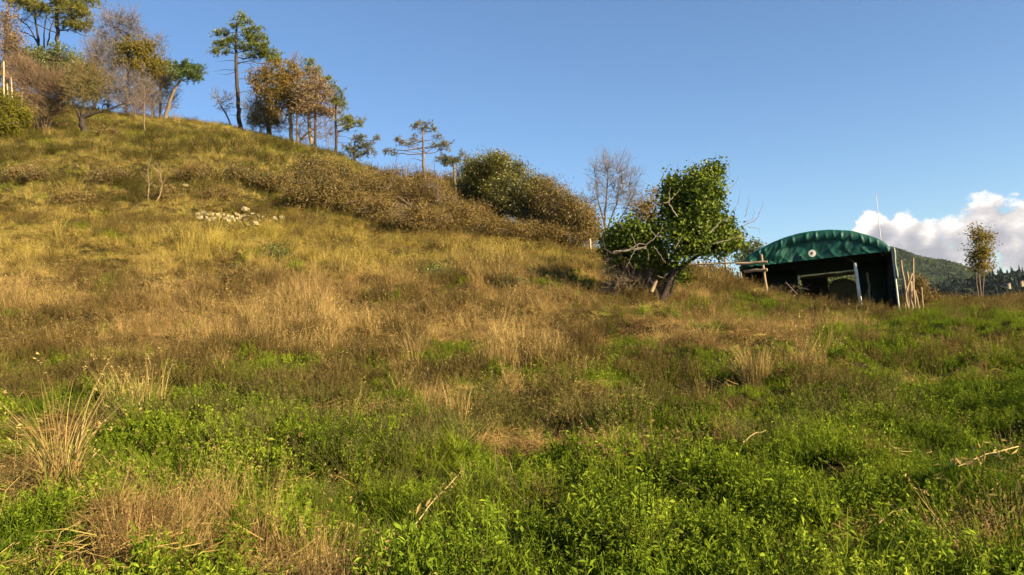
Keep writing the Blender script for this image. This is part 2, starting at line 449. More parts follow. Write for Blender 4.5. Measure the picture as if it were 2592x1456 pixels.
def make_tree(seed, name, label, cat, dep, trunk, blobs, kind='leaf', leaf='oak', bark='bark_grey', size=.13, dens=1.0,
              per=14, cl=.35, extra=(), dead=(), group=None, base=None, twig='twig_grey', stems=None, crown_name='crown',
              limb_r=.05, aspect=.6, hollow=.35, bare_len=.7, needle=.22, up=.6, follow=False):
    """trunk: [(px, py, width px)]; blobs: [(px, py, rx, ry[, depth offset m])] in photograph pixels at dep metres"""
    rng = np.random.default_rng(seed)
    s = px2m(dep)
    if kind == 'bare': dens = dens * per / 3.0; per = 3; up = up * .6
    lsize = max(size * .8, .0018 * dep) if follow else max(size, .0023 * dep) if kind == 'leaf' else size
    tp = [at(a, b, dep) for a, b, _ in trunk]; tr = [max(.012, w * .5 * s) for _, _, w in trunk]
    b0 = base_at(trunk[0][0], trunk[0][1], dep)
    if abs(tp[0][2] - b0[2]) > .25 and tp[0][2] > b0[2]:
        tp.insert(0, b0.copy()); tr.insert(0, tr[0] * 1.15)
    tp[0] = b0 - np.array([0, 0, .15])
    root = thing(name, b0, label, cat, group)
    # trunk, resampled and slightly crooked
    pts = np.array(tp); rad = np.array(tr)
    seg = np.r_[0, np.cumsum(np.linalg.norm(np.diff(pts, axis=0), axis=1))]
    m = max(8, int(seg[-1] / .35))
    q = np.linspace(0, seg[-1], m)
    tpts = np.stack([np.interp(q, seg, pts[:, k]) for k in range(3)], -1); trad = np.interp(q, seg, rad)
    tpts[1:-1] += rng.normal(size=(m - 2, 3)) * trad[1:-1, None] * .22
    trad[0] *= 1.35
    tm = MB(); tube(tm, tpts, trad, 8)
    nodes = [tpts[int(m * .3):]]; nrad = [trad[int(m * .3):]]
    for st in (stems or ()):                                   # further stems: polylines in pixels with widths
        p = np.array([at(a, b, dep + (c[0] if c else 0)) for a, b, w, *c in st]); r = np.array([max(.01, w * .5 * s) for _, _, w, *c in st])
        if len(p) > 2:
            sg = np.r_[0, np.cumsum(np.linalg.norm(np.diff(p, axis=0), axis=1))]; qq = np.linspace(0, sg[-1], 3 * len(p))
            p2 = np.stack([np.interp(qq, sg, p[:, k]) for k in range(3)], -1); r = np.interp(qq, sg, r)
            p2[1:-1] += rng.normal(size=(len(p2) - 2, 3)) * r[1:-1, None] * .35; p = p2
        tube(tm, p, r, 6); nodes.append(p); nrad.append(r)
    bm = MB(); fm = MB()
    ln = [np.vstack(nodes)]
    B = []
    for bl in blobs:
        px, py, rx, ry = bl[:4]; dy = bl[4] if len(bl) > 4 else rng.uniform(-.45, .45) * rx * s
        dp_ = dep + dy
        if follow:                                              # the mass hugs the slope: each lobe rests on the ground below it
            yy = py + .75 * ry; gh = ground_hit(px, yy)
            while gh[1] > dep + 14 and yy < py + 400: yy += 8; gh = ground_hit(px, yy)
            dp_ = gh[1] - .25 * rx * s
        B.append((at(px, py, dp_), np.array([rx * s, rx * s * .95, ry * s])))
    for c, r3 in B:
        allp = np.vstack(nodes)
        k = 1 if kind == 'pine' else 2
        for e in range(k):
            tgt = c if e == 0 else c + rdir(rng, 1)[0] * r3 * .55
            cost = np.linalg.norm(allp - tgt, axis=1) + np.maximum(0, allp[:, 2] - tgt[2] + (.0 if kind == 'pine' else .25 * r3[2])) * 1.6
            a = allp[np.argmin(cost)]
            L = np.linalg.norm(tgt - a)
            if L < .15: continue
            cp = curve(rng, a, tgt, 6, -.06 if kind != 'pine' else .05, .05)
            rr = min(.018 if follow else limb_r, .012 + .016 * L)
            tube(bm, cp, np.linspace(rr, rr * .35, 6), 5)
            ln.append(cp[1:])
    LN = np.vstack(ln)
    for c, r3 in B:
        vol = r3[0] * r3[1] * r3[2]; area = (r3[0] * r3[1] + r3[0] * r3[2] * 2) / 3
        nc = max(4, int(dens * (10 * area / (cl * cl) * .55)))
        if kind == 'leaf':
            nc = max(6, int(dens * 1.5 * 4 * math.pi * area / (.5 * lsize * lsize * aspect) / per))
        elif kind == 'pine': nc = int(nc * 2.2)
        elif dep > 50: nc = int(nc * 1.7)
        d = rdir(rng, nc); rr = (hollow + (1 - hollow) * rng.uniform(0, 1, nc) ** .6)[:, None]
        irr = 1 + .3 * np.sin(d[:, :1] * 5 + d[:, 2:] * 4 + seed) + .17 * rng.normal(size=(nc, 1))
        cc = c + d * rr * r3 * irr
        # stay above the ground
        gz = H(cc[:, 0], cc[:, 1]); cc = cc[cc[:, 2] > gz + .03]; nc = len(cc)
        if nc == 0: continue
        dd = np.linalg.norm(cc[:, None] - LN[None], axis=2) + np.maximum(0, LN[None, :, 2] - cc[:, None, 2]) * .6
        par = LN[np.argmin(dd, axis=1)]
        mid = par * .45 + cc * .55 + rng.normal(size=(nc, 3)) * .08 * np.linalg.norm(cc - par, axis=1)[:, None] + np.array([0, 0, .03])
        Lc = np.linalg.norm(cc - par, axis=1)
        r0 = np.minimum(.022, .005 + .007 * Lc) * (1.3 if dep > 50 else 1)
        prisms(bm, par, mid, r0, r0 * .75); prisms(bm, mid, cc, r0 * .75, r0 * .4)
        if kind == 'pine':
            ax = (cc - c); ax /= np.linalg.norm(ax, axis=1)[:, None] + 1e-9; ax[:, 2] += .45
            ax /= np.linalg.norm(ax, axis=1)[:, None]
            for e in range(3):
                off = rng.normal(size=(nc, 3)) * cl * .33
                needles(fm, rng, cc + off, ax, needle, .011 * (dep / 60 + .4), per)
        elif kind == 'leaf':
            pc = np.repeat(cc, per, axis=0) + rng.normal(size=(nc * per, 3)) * cl * np.array([.5, .5, .42])
            out_n = pc - c; out_n /= np.linalg.norm(out_n, axis=1)[:, None] + 1e-9
            crnd = np.clip(np.repeat(rng.uniform(0, 1, nc), per) * .5 + rng.uniform(0, .5, nc * per), 0, 1)
            ok = pc[:, 2] > H(pc[:, 0], pc[:, 1])
            leaves(fm, rng, pc[ok], lsize, aspect, out_n[ok] * .8, crnd[ok])
        else:                                                  # bare twigs
            K = per
            o = np.repeat(cc, K, axis=0)
            out_n = o - c; out_n /= np.linalg.norm(out_n, axis=1)[:, None] + 1e-9
            dr = out_n * .7 + rdir(rng, len(o)) * .75 + np.array([0, 0, up]); dr /= np.linalg.norm(dr, axis=1)[:, None]
            Lt = bare_len * rng.uniform(.4, 1.1, len(o))[:, None]
            m1 = o + dr * Lt * .5; dr2 = dr + rdir(rng, len(o)) * .35; e1 = m1 + dr2 * Lt * .5
            w = .0075 * (dep / 60 + .25)
            prisms(fm, o, m1, w, w * .8); prisms(fm, m1, e1, w * .8, w * .3)
            dr3 = dr + rdir(rng, len(o)) * .8; prisms(fm, m1, m1 + dr3 * Lt * .4, w * .7, w * .3)
    for dl in dead:                                            # bare dead branches: pixel polylines
        dmb = MB()
        off = dl[0]; poly = dl[1]
        p = np.array([at(a, b, dep + off) for a, b in poly]); r = np.linspace(dl[2], dl[3] if len(dl) > 3 else .006, len(poly))
        if len(p) > 2:
            sg = np.r_[0, np.cumsum(np.linalg.norm(np.diff(p, axis=0), axis=1))]; qq = np.linspace(0, sg[-1], 4 * len(p))
            p = np.stack([np.interp(qq, sg, p[:, k]) for k in range(3)], -1); r = np.interp(qq, sg, r)
            p[1:-1] += rng.normal(size=(len(p) - 2, 3)) * .012
        tube(dmb, p, r, 5)
        dmb.build('dead_branch', M[dl[4] if len(dl) > 4 else 'deadwood'], root, b0)
    tm.build('trunk', M[bark], root, b0)
    if bm.n: tag(bm.build('branches', M[bark if kind != 'bare' else twig], root, b0), kind='stuff')
    if fm.n: tag(fm.build(crown_name if kind != 'bare' else 'twigs', M[twig] if kind == 'bare' else M[leaf], root, b0, smooth=False), kind='stuff')
    return root

G_HILL = 'trees on the hilltop'
# --- hilltop, left cluster
make_tree(101, 'pine_tree', 'tall pine cut off by the top left corner of the picture', 'tree', 72,
    [(146,120,10),(144,60,9),(142,0,8),(138,-130,5)],
    [(190,32,45,17),(217,66,26,12),(215,0,35,16),(180,62,30,12),(95,20,38,14),(55,2,36,14),(150,-60,60,30),(105,-110,50,30),(165,8,35,16)],
    'pine', 'pine_gold', 'bark_dark', per=12, cl=.42, dens=1.7, needle=.26,
    dead=[(-.5, [(145,85),(110,70),(70,50),(40,48)], .05, .012, 'bark_dark'), (.4, [(146,78),(180,76),(215,92),(240,90)], .05, .01, 'bark_dark')])
make_tree(102, 'bare_tree', 'dark many-stemmed bare tree left of the corner pine trunk', 'tree', 75,
    [(100,125,7),(98,100,6),(90,50,4),(84,10,2)], [(60,35,35,30),(95,15,30,30),(120,40,25,30),(60,70,25,15)], 'bare', bark='bark_dark', twig='bark_dark', per=5, dens=.5, cl=.5,
    stems=[[(100,118,4),(75,70,3),(42,42,2)],[(112,120,4),(112,80,3),(118,38,2)],[(120,115,4),(128,70,3),(140,40,2)],[(100,105,4),(70,85,3),(52,80,2)]])
make_tree(103, 'brown_tree', 'brown-leaved tree rising at the left picture edge above the posts', 'tree', 67,
    [(14,232,10),(12,150,8),(20,60,5),(18,10,3)], [(15,55,26,40),(22,120,30,45),(45,160,25,30),(8,180,28,35)], 'leaf', 'rust', 'bark_grey', size=.11, per=9, dens=.45, cl=.5)
make_tree(104, 'evergreen_shrub', 'large dark green shrub mound under the corner pine', 'shrub', 66,
    [(150,285,9),(150,200,6)], [(85,145,42,26),(140,150,55,34),(185,185,45,38),(225,232,30,38),(150,205,60,45),(100,190,45,40)], 'leaf', 'shrub_green', 'bark_grey', size=.13, per=16, dens=.6, cl=.5)
make_tree(105, 'twiggy_shrub', 'fan-shaped reddish brown leafless shrub on the upper slope', 'shrub', 56,
    [(112,352,6),(112,300,4)], [(110,235,58,58),(72,212,34,42),(152,235,38,52),(112,295,38,40),(60,180,30,30)], 'bare', bark='twig_red', twig='twig_red', per=8, dens=1.2, cl=.45, bare_len=1.0, up=1.3,
    stems=[[(112,350,4),(85,290,3),(60,215,1.5)],[(112,350,4),(140,285,3),(170,210,1.5)],[(112,350,4),(100,270,3),(95,190,1.5)],[(112,350,4),(125,280,3),(128,195,1.5)]])
make_tree(106, 'forked_tree', 'small dark forked tree with one low bent branch on the upper slope', 'tree', 55,
    [(213,338,17),(208,308,16),(206,297,13)], [(222,215,42,45),(195,235,32,38),(250,205,28,30),(215,175,35,25)], 'bare', bark='bark_dark', twig='twig_olive', per=8, dens=.9, cl=.42, bare_len=.8, up=.9,
    stems=[[(206,300,12),(228,283,10),(243,262,7),(258,232,4),(262,215,2)],[(210,300,9),(240,288,6),(275,278,5),(300,266,4),(318,262,2)],[(205,300,9),(190,272,6),(182,258,4),(180,235,2)],[(206,300,8),(210,270,5),(215,240,3)]])
make_tree(107, 'bare_tree', 'tall greyish bare tree between the corner pine and the olive oak', 'tree', 72,
    [(272,285,7),(276,220,6),(290,140,4),(305,40,2)], [(300,75,45,48),(332,62,28,45),(265,125,42,45),(245,170,36,55),(350,110,32,36),(280,60,30,35)], 'bare', per=8, dens=.85, cl=.5, bare_len=.9, up=1.0,
    stems=[[(274,250,4),(255,190,3),(240,120,2)],[(278,210,4),(310,140,3),(335,50,2)],[(284,170,3),(270,110,2),(262,70,1.5)]])
make_tree(108, 'bare_tree', 'slender bare tree poking above the golden pine', 'tree', 76,
    [(388,290,6),(388,200,5),(392,110,3),(412,76,1.5)], [(398,108,20,26),(380,130,22,28),(410,135,16,20)], 'bare', per=6, dens=.8, cl=.45, bare_len=.7, up=1.0)
make_tree(115, 'bare_thicket', 'dense grey-brown twig thicket filling the gap behind the forked tree', 'shrub', 71,
    [(250,300,5),(250,270,3)], [(240,215,45,60),(285,200,40,60),(320,245,40,40),(260,140,36,40)], 'bare', twig='twig_grey', per=7, dens=1.0, cl=.45, bare_len=.9, up=1.1,
    stems=[[(250,300,3),(230,240,2),(215,170,1)],[(250,300,3),(270,240,2),(285,160,1)]])
make_tree(116, 'bare_thicket', 'brown twig thicket between the leaning pine and the golden pine trunk', 'shrub', 67,
    [(385,303,5),(385,280,3)], [(385,240,40,45),(420,225,25,25),(360,200,35,35),(430,260,20,25)], 'bare', twig='twig_olive', per=7, dens=1.0, cl=.42, bare_len=.8, up=1.0)
make_tree(117, 'bare_thicket', 'brown twig thicket at the foot of the olive-brown oak on the crest', 'shrub', 68,
    [(660,345,5),(660,325,3)], [(650,300,32,30),(690,312,32,24),(635,280,20,34),(715,310,24,22)], 'bare', twig='twig_olive', per=7, dens=1.0, cl=.42, bare_len=.7, up=.8)
make_tree(118, 'bare_thicket', 'thin twig thicket between the straight oak trunk and the withered tree', 'shrub', 67,
    [(760,372,4),(760,355,3)], [(755,315,34,26),(810,320,34,26),(835,340,26,24),(780,350,24,18),(860,300,20,30)], 'bare', twig='twig_red', per=5, dens=.7, cl=.42, bare_len=.7, up=.4)
make_tree(119, 'brown_tree', 'brown leafy tree beside the post at the left edge', 'tree', 64,
    [(55,300,6),(55,240,5),(55,160,3)], [(50,150,30,40),(35,100,28,36),(70,200,28,36),(30,200,30,36)], 'leaf', 'rust', 'bark_grey', size=.1, per=8, dens=.4, cl=.5, hollow=.1)
make_tree(109, 'oak_tree', 'olive-brown leafy oak in the middle of the left hilltop group', 'tree', 67,
    [(318,290,8),(322,220,7),(328,150,5)], [(395,185,34,26),(350,165,44,28),(405,160,24,20),(312,128,32,28),(345,122,42,26),(372,150,34,30),(318,160,32,24),(375,118,22,16)], 'leaf', 'oak_olive', 'bark_grey', size=.12, per=12, dens=.42, hollow=.1, cl=.45)
make_tree(110, 'pine_tree', 'golden yellow pine crown touching the leaning umbrella pine', 'tree', 68,
    [(405,296,7),(405,230,6),(410,190,4)], [(395,182,34,18),(425,172,28,14),(415,203,30,13),(440,190,20,11)], 'pine', 'pine_gold', 'bark_grey', per=11, cl=.36, dens=1.0)
make_tree(111, 'umbrella_pine', 'flat-topped dark green pine leaning right at the hill edge', 'tree', 66,
    [(417,302,11),(428,262,9),(440,232,8),(456,205,6)], [(458,168,30,10),(487,172,26,11),(505,180,12,10),(470,190,34,10),(492,196,18,9),(445,182,20,8)], 'pine', 'pine_dark', 'bark_grey', per=13, cl=.36, dens=1.3)
make_tree(112, 'bare_thicket', 'grey leafless thicket below the olive oak', 'shrub', 65,
    [(342,305,5),(342,250,3)], [(330,215,38,50),(368,232,32,50),(298,235,32,42),(392,255,20,32),(340,270,45,25)], 'bare', per=7, dens=.8, cl=.5, bare_len=.8, up=1.1,
    stems=[[(342,303,3),(320,240,2),(312,190,1)],[(342,303,3),(365,240,2),(380,190,1)],[(342,303,3),(300,260,2),(280,220,1)]])
make_tree(113, 'sapling', 'thin reddish sapling standing on the slope below the thicket', 'sapling', 58,
    [(366,345,4),(364,290,3),(366,220,1.5)], [(362,262,24,38),(378,240,18,32),(350,240,16,28)], 'bare', bark='twig_red', twig='twig_red', per=5, dens=.5, cl=.4, bare_len=.6, up=1.0)
make_tree(114, 'leafy_bush', 'yellow-green bush at the left picture edge under the posts', 'shrub', 52,
    [(22,372,6),(22,330,4)], [(18,268,42,34),(28,318,40,38),(0,330,40,40),(55,290,22,25)], 'leaf', 'yellow_bush', 'bark_grey', size=.11, per=14, dens=.7, cl=.4)
# --- hilltop, right cluster
make_tree(121, 'pine_tree', 'tallest pine with a bare lower trunk on the hill crest', 'tree', 72,
    [(609,334,12),(603,260,10),(599,180,9),(597,120,7),(599,60,4),(606,30,2)],
    [(610,42,13,11),(622,58,15,9),(592,66,12,7),(640,76,22,9),(560,84,20,7),(572,108,22,8),(553,112,16,6),(645,100,30,11),(618,120,26,9),(660,118,24,9),(682,138,26,10),(694,152,22,8),(650,140,26,9),(590,98,16,6),(556,132,24,4),(628,88,14,7)],
    'pine', 'pine', 'bark_pine', per=13, cl=.34, dens=1.15, needle=.24,
    dead=[(0, [(599,155),(575,153),(545,157)], .03, .006, 'bark_dark'), (.3, [(600,158),(630,160),(655,168)], .03, .006, 'bark_dark'),
          (-.3, [(600,178),(565,176),(540,182)], .03, .006, 'bark_dark'), (.3, [(601,200),(630,200),(650,205)], .025, .006, 'bark_dark'),
          (.2, [(602,181),(570,190),(550,186)], .025, .005, 'bark_dark'), (-.2, [(603,235),(630,230),(645,236)], .03, .006, 'bark_dark'),
          (.2, [(605,275),(640,276),(660,283)], .03, .006, 'bark_dark'), (.2, [(606,296),(585,290),(570,296)], .025, .005, 'bark_dark')])
make_tree(122, 'bare_tree', 'small bent bare tree left of the tallest pine', 'tree', 73,
    [(590,332,5),(578,300,4),(556,262,3),(543,235,1.5)], [(553,255,18,28),(572,270,18,26),(585,250,14,22)], 'bare', per=6, dens=.7, cl=.42, bare_len=.6)
make_tree(123, 'oak_tree', 'bushy olive-brown oak right of the tallest pine', 'tree', 69,
    [(682,345,14),(680,310,11),(684,240,7)], [(640,200,16,30),(650,300,26,26),(705,165,16,14),(680,190,36,34),(692,238,42,42),(662,268,28,38),(655,225,18,30),(690,290,34,28),(715,200,20,25)], 'leaf', 'oak', 'bark_grey', size=.12, per=12, dens=.5, hollow=.1, cl=.45)
make_tree(124, 'oak_tree', 'orange-brown oak on a straight trunk at the crest', 'tree', 66,
    [(738,362,10),(736,310,10),(733,255,7)], [(765,280,22,18),(705,250,22,28),(740,165,16,20),(728,222,34,38),(748,252,38,32),(722,192,26,20),(752,195,24,20),(730,270,32,18)], 'leaf', 'oak', 'bark_gold', size=.12, per=12, dens=.48, hollow=.1, cl=.42)
make_tree(125, 'rusty_tree', 'pinkish brown withered tree on a leaning trunk at the crest', 'tree', 64,
    [(793,382,11),(786,335,10),(781,302,9),(782,250,5)], [(845,260,18,24),(840,285,22,14),(760,240,20,26),(795,185,22,20),(785,252,40,36),(778,218,30,28),(808,215,30,26),(802,280,38,16),(825,240,24,28),(770,275,26,18)], 'leaf', 'rust', 'bark_gold', size=.11, per=9, dens=.42, hollow=.1, cl=.45)
make_tree(126, 'pine_tree', 'green pine crown showing behind the withered tree', 'tree', 71,
    [(800,372,7),(796,280,6),(792,190,4)], [(784,160,15,10),(804,176,13,10),(780,178,18,8),(828,203,15,8),(843,224,17,9),(812,200,14,8)], 'pine', 'pine', 'bark_pine', per=12, cl=.34, dens=1.1)
make_tree(127, 'bare_tree', 'wispy bare treetop above the orange-brown oak', 'tree', 71,
    [(752,355,5),(752,230,4),(750,130,1.5)], [(750,155,14,26),(764,165,12,18)], 'bare', twig='twig_red', per=5, dens=.7, cl=.4, bare_len=.6, up=1.2)
make_tree(128, 'pine_tree', 'slim pine with low layered branches at the right end of the crest', 'tree', 62,
    [(849,398,8),(851,340,7),(849,280,5),(852,240,3)], [(852,252,20,8),(868,268,14,12),(862,232,10,7),(868,302,22,7),(892,310,20,8),(911,318,9,8),(876,320,16,6)], 'pine', 'pine_gold', 'bark_pine', per=12, cl=.32, dens=1.1,
    dead=[(0,[(850,345),(870,345),(890,352)],.02,.005,'bark_dark'),(0,[(850,360),(875,362),(895,360)],.02,.005,'bark_dark'),(0,[(850,330),(875,335),(900,333)],.02,.005,'bark_dark')])
make_tree(129, 'pine_tree', 'low browning pine crouching at the end of the crest', 'tree', 60,
    [(899,416,7),(896,390,6),(898,360,4)], [(908,352,20,6),(918,372,20,7),(942,386,12,6),(935,366,10,5),(950,352,7,5),(888,378,18,12),(915,392,20,6)], 'pine', 'pine_dry', 'bark_pine', per=11, cl=.3, dens=1.1)
make_tree(130, 'pine_tree', 'small sparse pine alone against the sky above the brambles', 'tree', 52,
    [(1074,436,8),(1072,395,7),(1071,350,5),(1069,308,2)],
    [(1063,312,12,6),(1085,316,12,6),(1050,322,10,6),(1070,328,14,5),(1112,348,11,6),(1135,366,15,7),(1108,366,18,5),(1050,350,9,6),(1022,362,13,5),(1010,352,8,5),(1040,368,14,4),(993,386,8,4),(978,382,6,5),(1095,326,9,4),(1122,378,10,4)],
    'pine', 'pine_dry', 'bark_grey', per=10, cl=.26, dens=.9, needle=.18,
    dead=[(0,[(1072,385),(1040,372),(1010,362)],.03,.008,'bark_grey'),(0,[(1072,392),(1100,372),(1135,368)],.03,.008,'bark_grey'),(.2,[(1073,410),(1045,400),(1040,408)],.02,.006,'bark_grey'),(0,[(1010,380),(1060,388),(1072,398)],.012,.02,'bark_grey')])
make_tree(131, 'pine_tree', 'low flat pine half hidden behind the round green bush', 'tree', 50,
    [(1150,440,6),(1148,420,5),(1146,405,3)], [(1122,402,18,5),(1150,404,24,6),(1172,394,9,6),(1135,412,24,5),(1190,405,12,7)], 'pine', 'pine_dry', 'bark_grey', per=11, cl=.26, dens=1.0, needle=.18)
make_tree(132, 'bare_shrub', 'low leafless shrub on the ridge left of the small pine', 'shrub', 50,
    [(1000,455,3),(1000,440,2)], [(1000,430,38,12),(1040,430,28,12),(965,430,20,10)], 'bare', per=5, dens=.8, cl=.32, bare_len=.4)
# --- the hedge of bushes on the bank
make_tree(141, 'dark_shrub', 'dark olive shrub on the bank under the hilltop pines', 'shrub', 41.5,
    [(800,500,6),(800,470,4)], [(792,420,46,26),(848,452,46,36),(758,452,42,30),(822,492,52,42),(705,466,40,28),(655,462,35,24),(770,500,50,30)], 'leaf', 'bramble', 'bark_dark', size=.10, per=15, follow=True, dens=.75, cl=.36)
make_tree(142, 'bramble_bush', 'wide brown bramble thicket below the small sparse pine', 'shrub', 41,
    [(1040,560,6),(1040,520,4)], [(1182,510,40,42),(1205,550,46,32),(925,478,52,38),(1005,485,62,46),(1085,500,62,50),(955,535,52,36),(1150,548,56,40),(1055,560,70,34),(985,448,46,20),(1065,452,56,22),(1130,470,44,38),(905,520,40,30)], 'leaf', 'bramble_brown', 'bark_grey', size=.09, per=13, follow=True, dens=.7, cl=.36)
make_tree(143, 'round_bush', 'big round green bush on top of the bank against the sky', 'shrub', 44,
    [(1250,560,8),(1250,500,5)], [(1345,475,40,36),(1170,470,50,42),(1250,440,68,44),(1218,478,60,48),(1290,488,58,50),(1200,432,38,28),(1312,432,24,24),(1256,406,38,16),(1330,525,46,40),(1250,530,60,40)], 'leaf', 'dome', 'bark_dark', size=.11, per=15, follow=True, dens=.8, cl=.36)
make_tree(144, 'sloping_bush', 'olive bush sloping down to the right from the round bush', 'shrub', 42,
    [(1410,600,6),(1410,560,4)], [(1485,548,30,36),(1505,592,24,28),(1350,500,40,36),(1395,500,52,42),(1440,530,48,42),(1378,470,32,24),(1358,545,52,40),(1478,570,32,32),(1415,570,60,30)], 'leaf', 'bramble', 'bark_dark', size=.10, per=15, follow=True, dens=.75, cl=.36)
make_tree(145, 'withered_scrub', 'low rusty scrub at the foot of the sloping olive bush', 'shrub', 40,
    [(1390,615,4),(1390,600,3)], [(1300,585,62,24),(1395,595,62,24),(1475,602,36,22),(1230,580,50,26)], 'leaf', 'bramble_brown', 'bark_grey', size=.08, per=12, follow=True, dens=.7, cl=.34)
# scrub patches on the bank left of the hedge
for k, (px, py, rx, ry, dp, lf, lb) in enumerate((
        (600, 442, 46, 26, 44.5, 'bramble', 'low dark bramble patch left of the dark olive shrub'),
        (500, 440, 60, 22, 45, 'bramble_brown', 'flat brown bramble patch high on the bank'),
        (420, 492, 42, 20, 42, 'bramble', 'small bramble patch behind the two pale saplings'),
        (290, 445, 60, 22, 45, 'bramble', 'olive scrub patch in the middle of the left bank'),
        (70, 440, 70, 22, 45, 'bramble', 'brown-green scrub patch by the left picture edge'),
        (190, 505, 60, 22, 41, 'bramble_brown', 'yellowish scrub patch low on the left bank'),
        (560, 490, 50, 18, 42, 'bramble_brown', 'rusty scrub patch just above the tumbled stones'),
        (275, 333, 30, 12, 57, 'bramble', 'small dark scrub patch beside the forked tree'),
        (700, 640, 34, 12, 31, 'shrub_green', 'low green weed patch in the dry grass below the stones'),
        (1290, 715, 42, 16, 27.5, 'shrub_green', 'green nettle patch left of the ivy tree'),
        (1110, 690, 44, 14, 29, 'shrub_green', 'low green nettle patch in the middle of the slope'),
        (600, 706, 36, 15, 26.5, 'bramble_brown', 'dark brown weed patch on the left slope'))):
    make_tree(160 + k, 'scrub_patch', lb, 'shrub', dp, [(px, py + ry, 3), (px, py, 2)], [(px - rx * .4, py, rx * .6, ry), (px + rx * .4, py + 2, rx * .6, ry * .85), (px, py - ry * .3, rx * .4, ry * .7)],
              'leaf', lf, 'bark_grey', size=.085, per=12, follow=True, dens=.42, cl=.34, hollow=.1, group='scrub patches on the slope')

# --- trees in the middle distance
make_tree(151, 'bare_tree', 'tall grey leafless tree behind the ivy-covered tree', 'tree', 46,
    [(1541,665,9),(1535,610,8),(1530,560,6),(1535,500,4),(1540,420,2)], [(1520,435,32,42),(1560,432,40,42),(1592,470,36,46),(1550,495,54,44),(1498,500,20,20),(1590,520,40,30)], 'bare', per=9, dens=.85, cl=.38, bare_len=.75, up=1.1,
    stems=[[(1533,590,5),(1560,520,4),(1575,440,2)],[(1531,570,5),(1512,500,3),(1505,430,2)],[(1530,600,4),(1500,540,3),(1475,500,1.5)],[(1533,600,5),(1580,540,3),(1610,480,2)]])
make_tree(152, 'autumn_shrub', 'small golden-leaved shrub peeping out behind the ivy tree', 'shrub', 31,
    [(1635,690,5),(1640,600,4),(1645,520,3)], [(1655,487,14,12),(1640,520,28,16),(1618,545,24,18),(1650,545,22,18)], 'leaf', 'oak', 'bark_grey', size=.08, per=7, dens=.5, cl=.28)

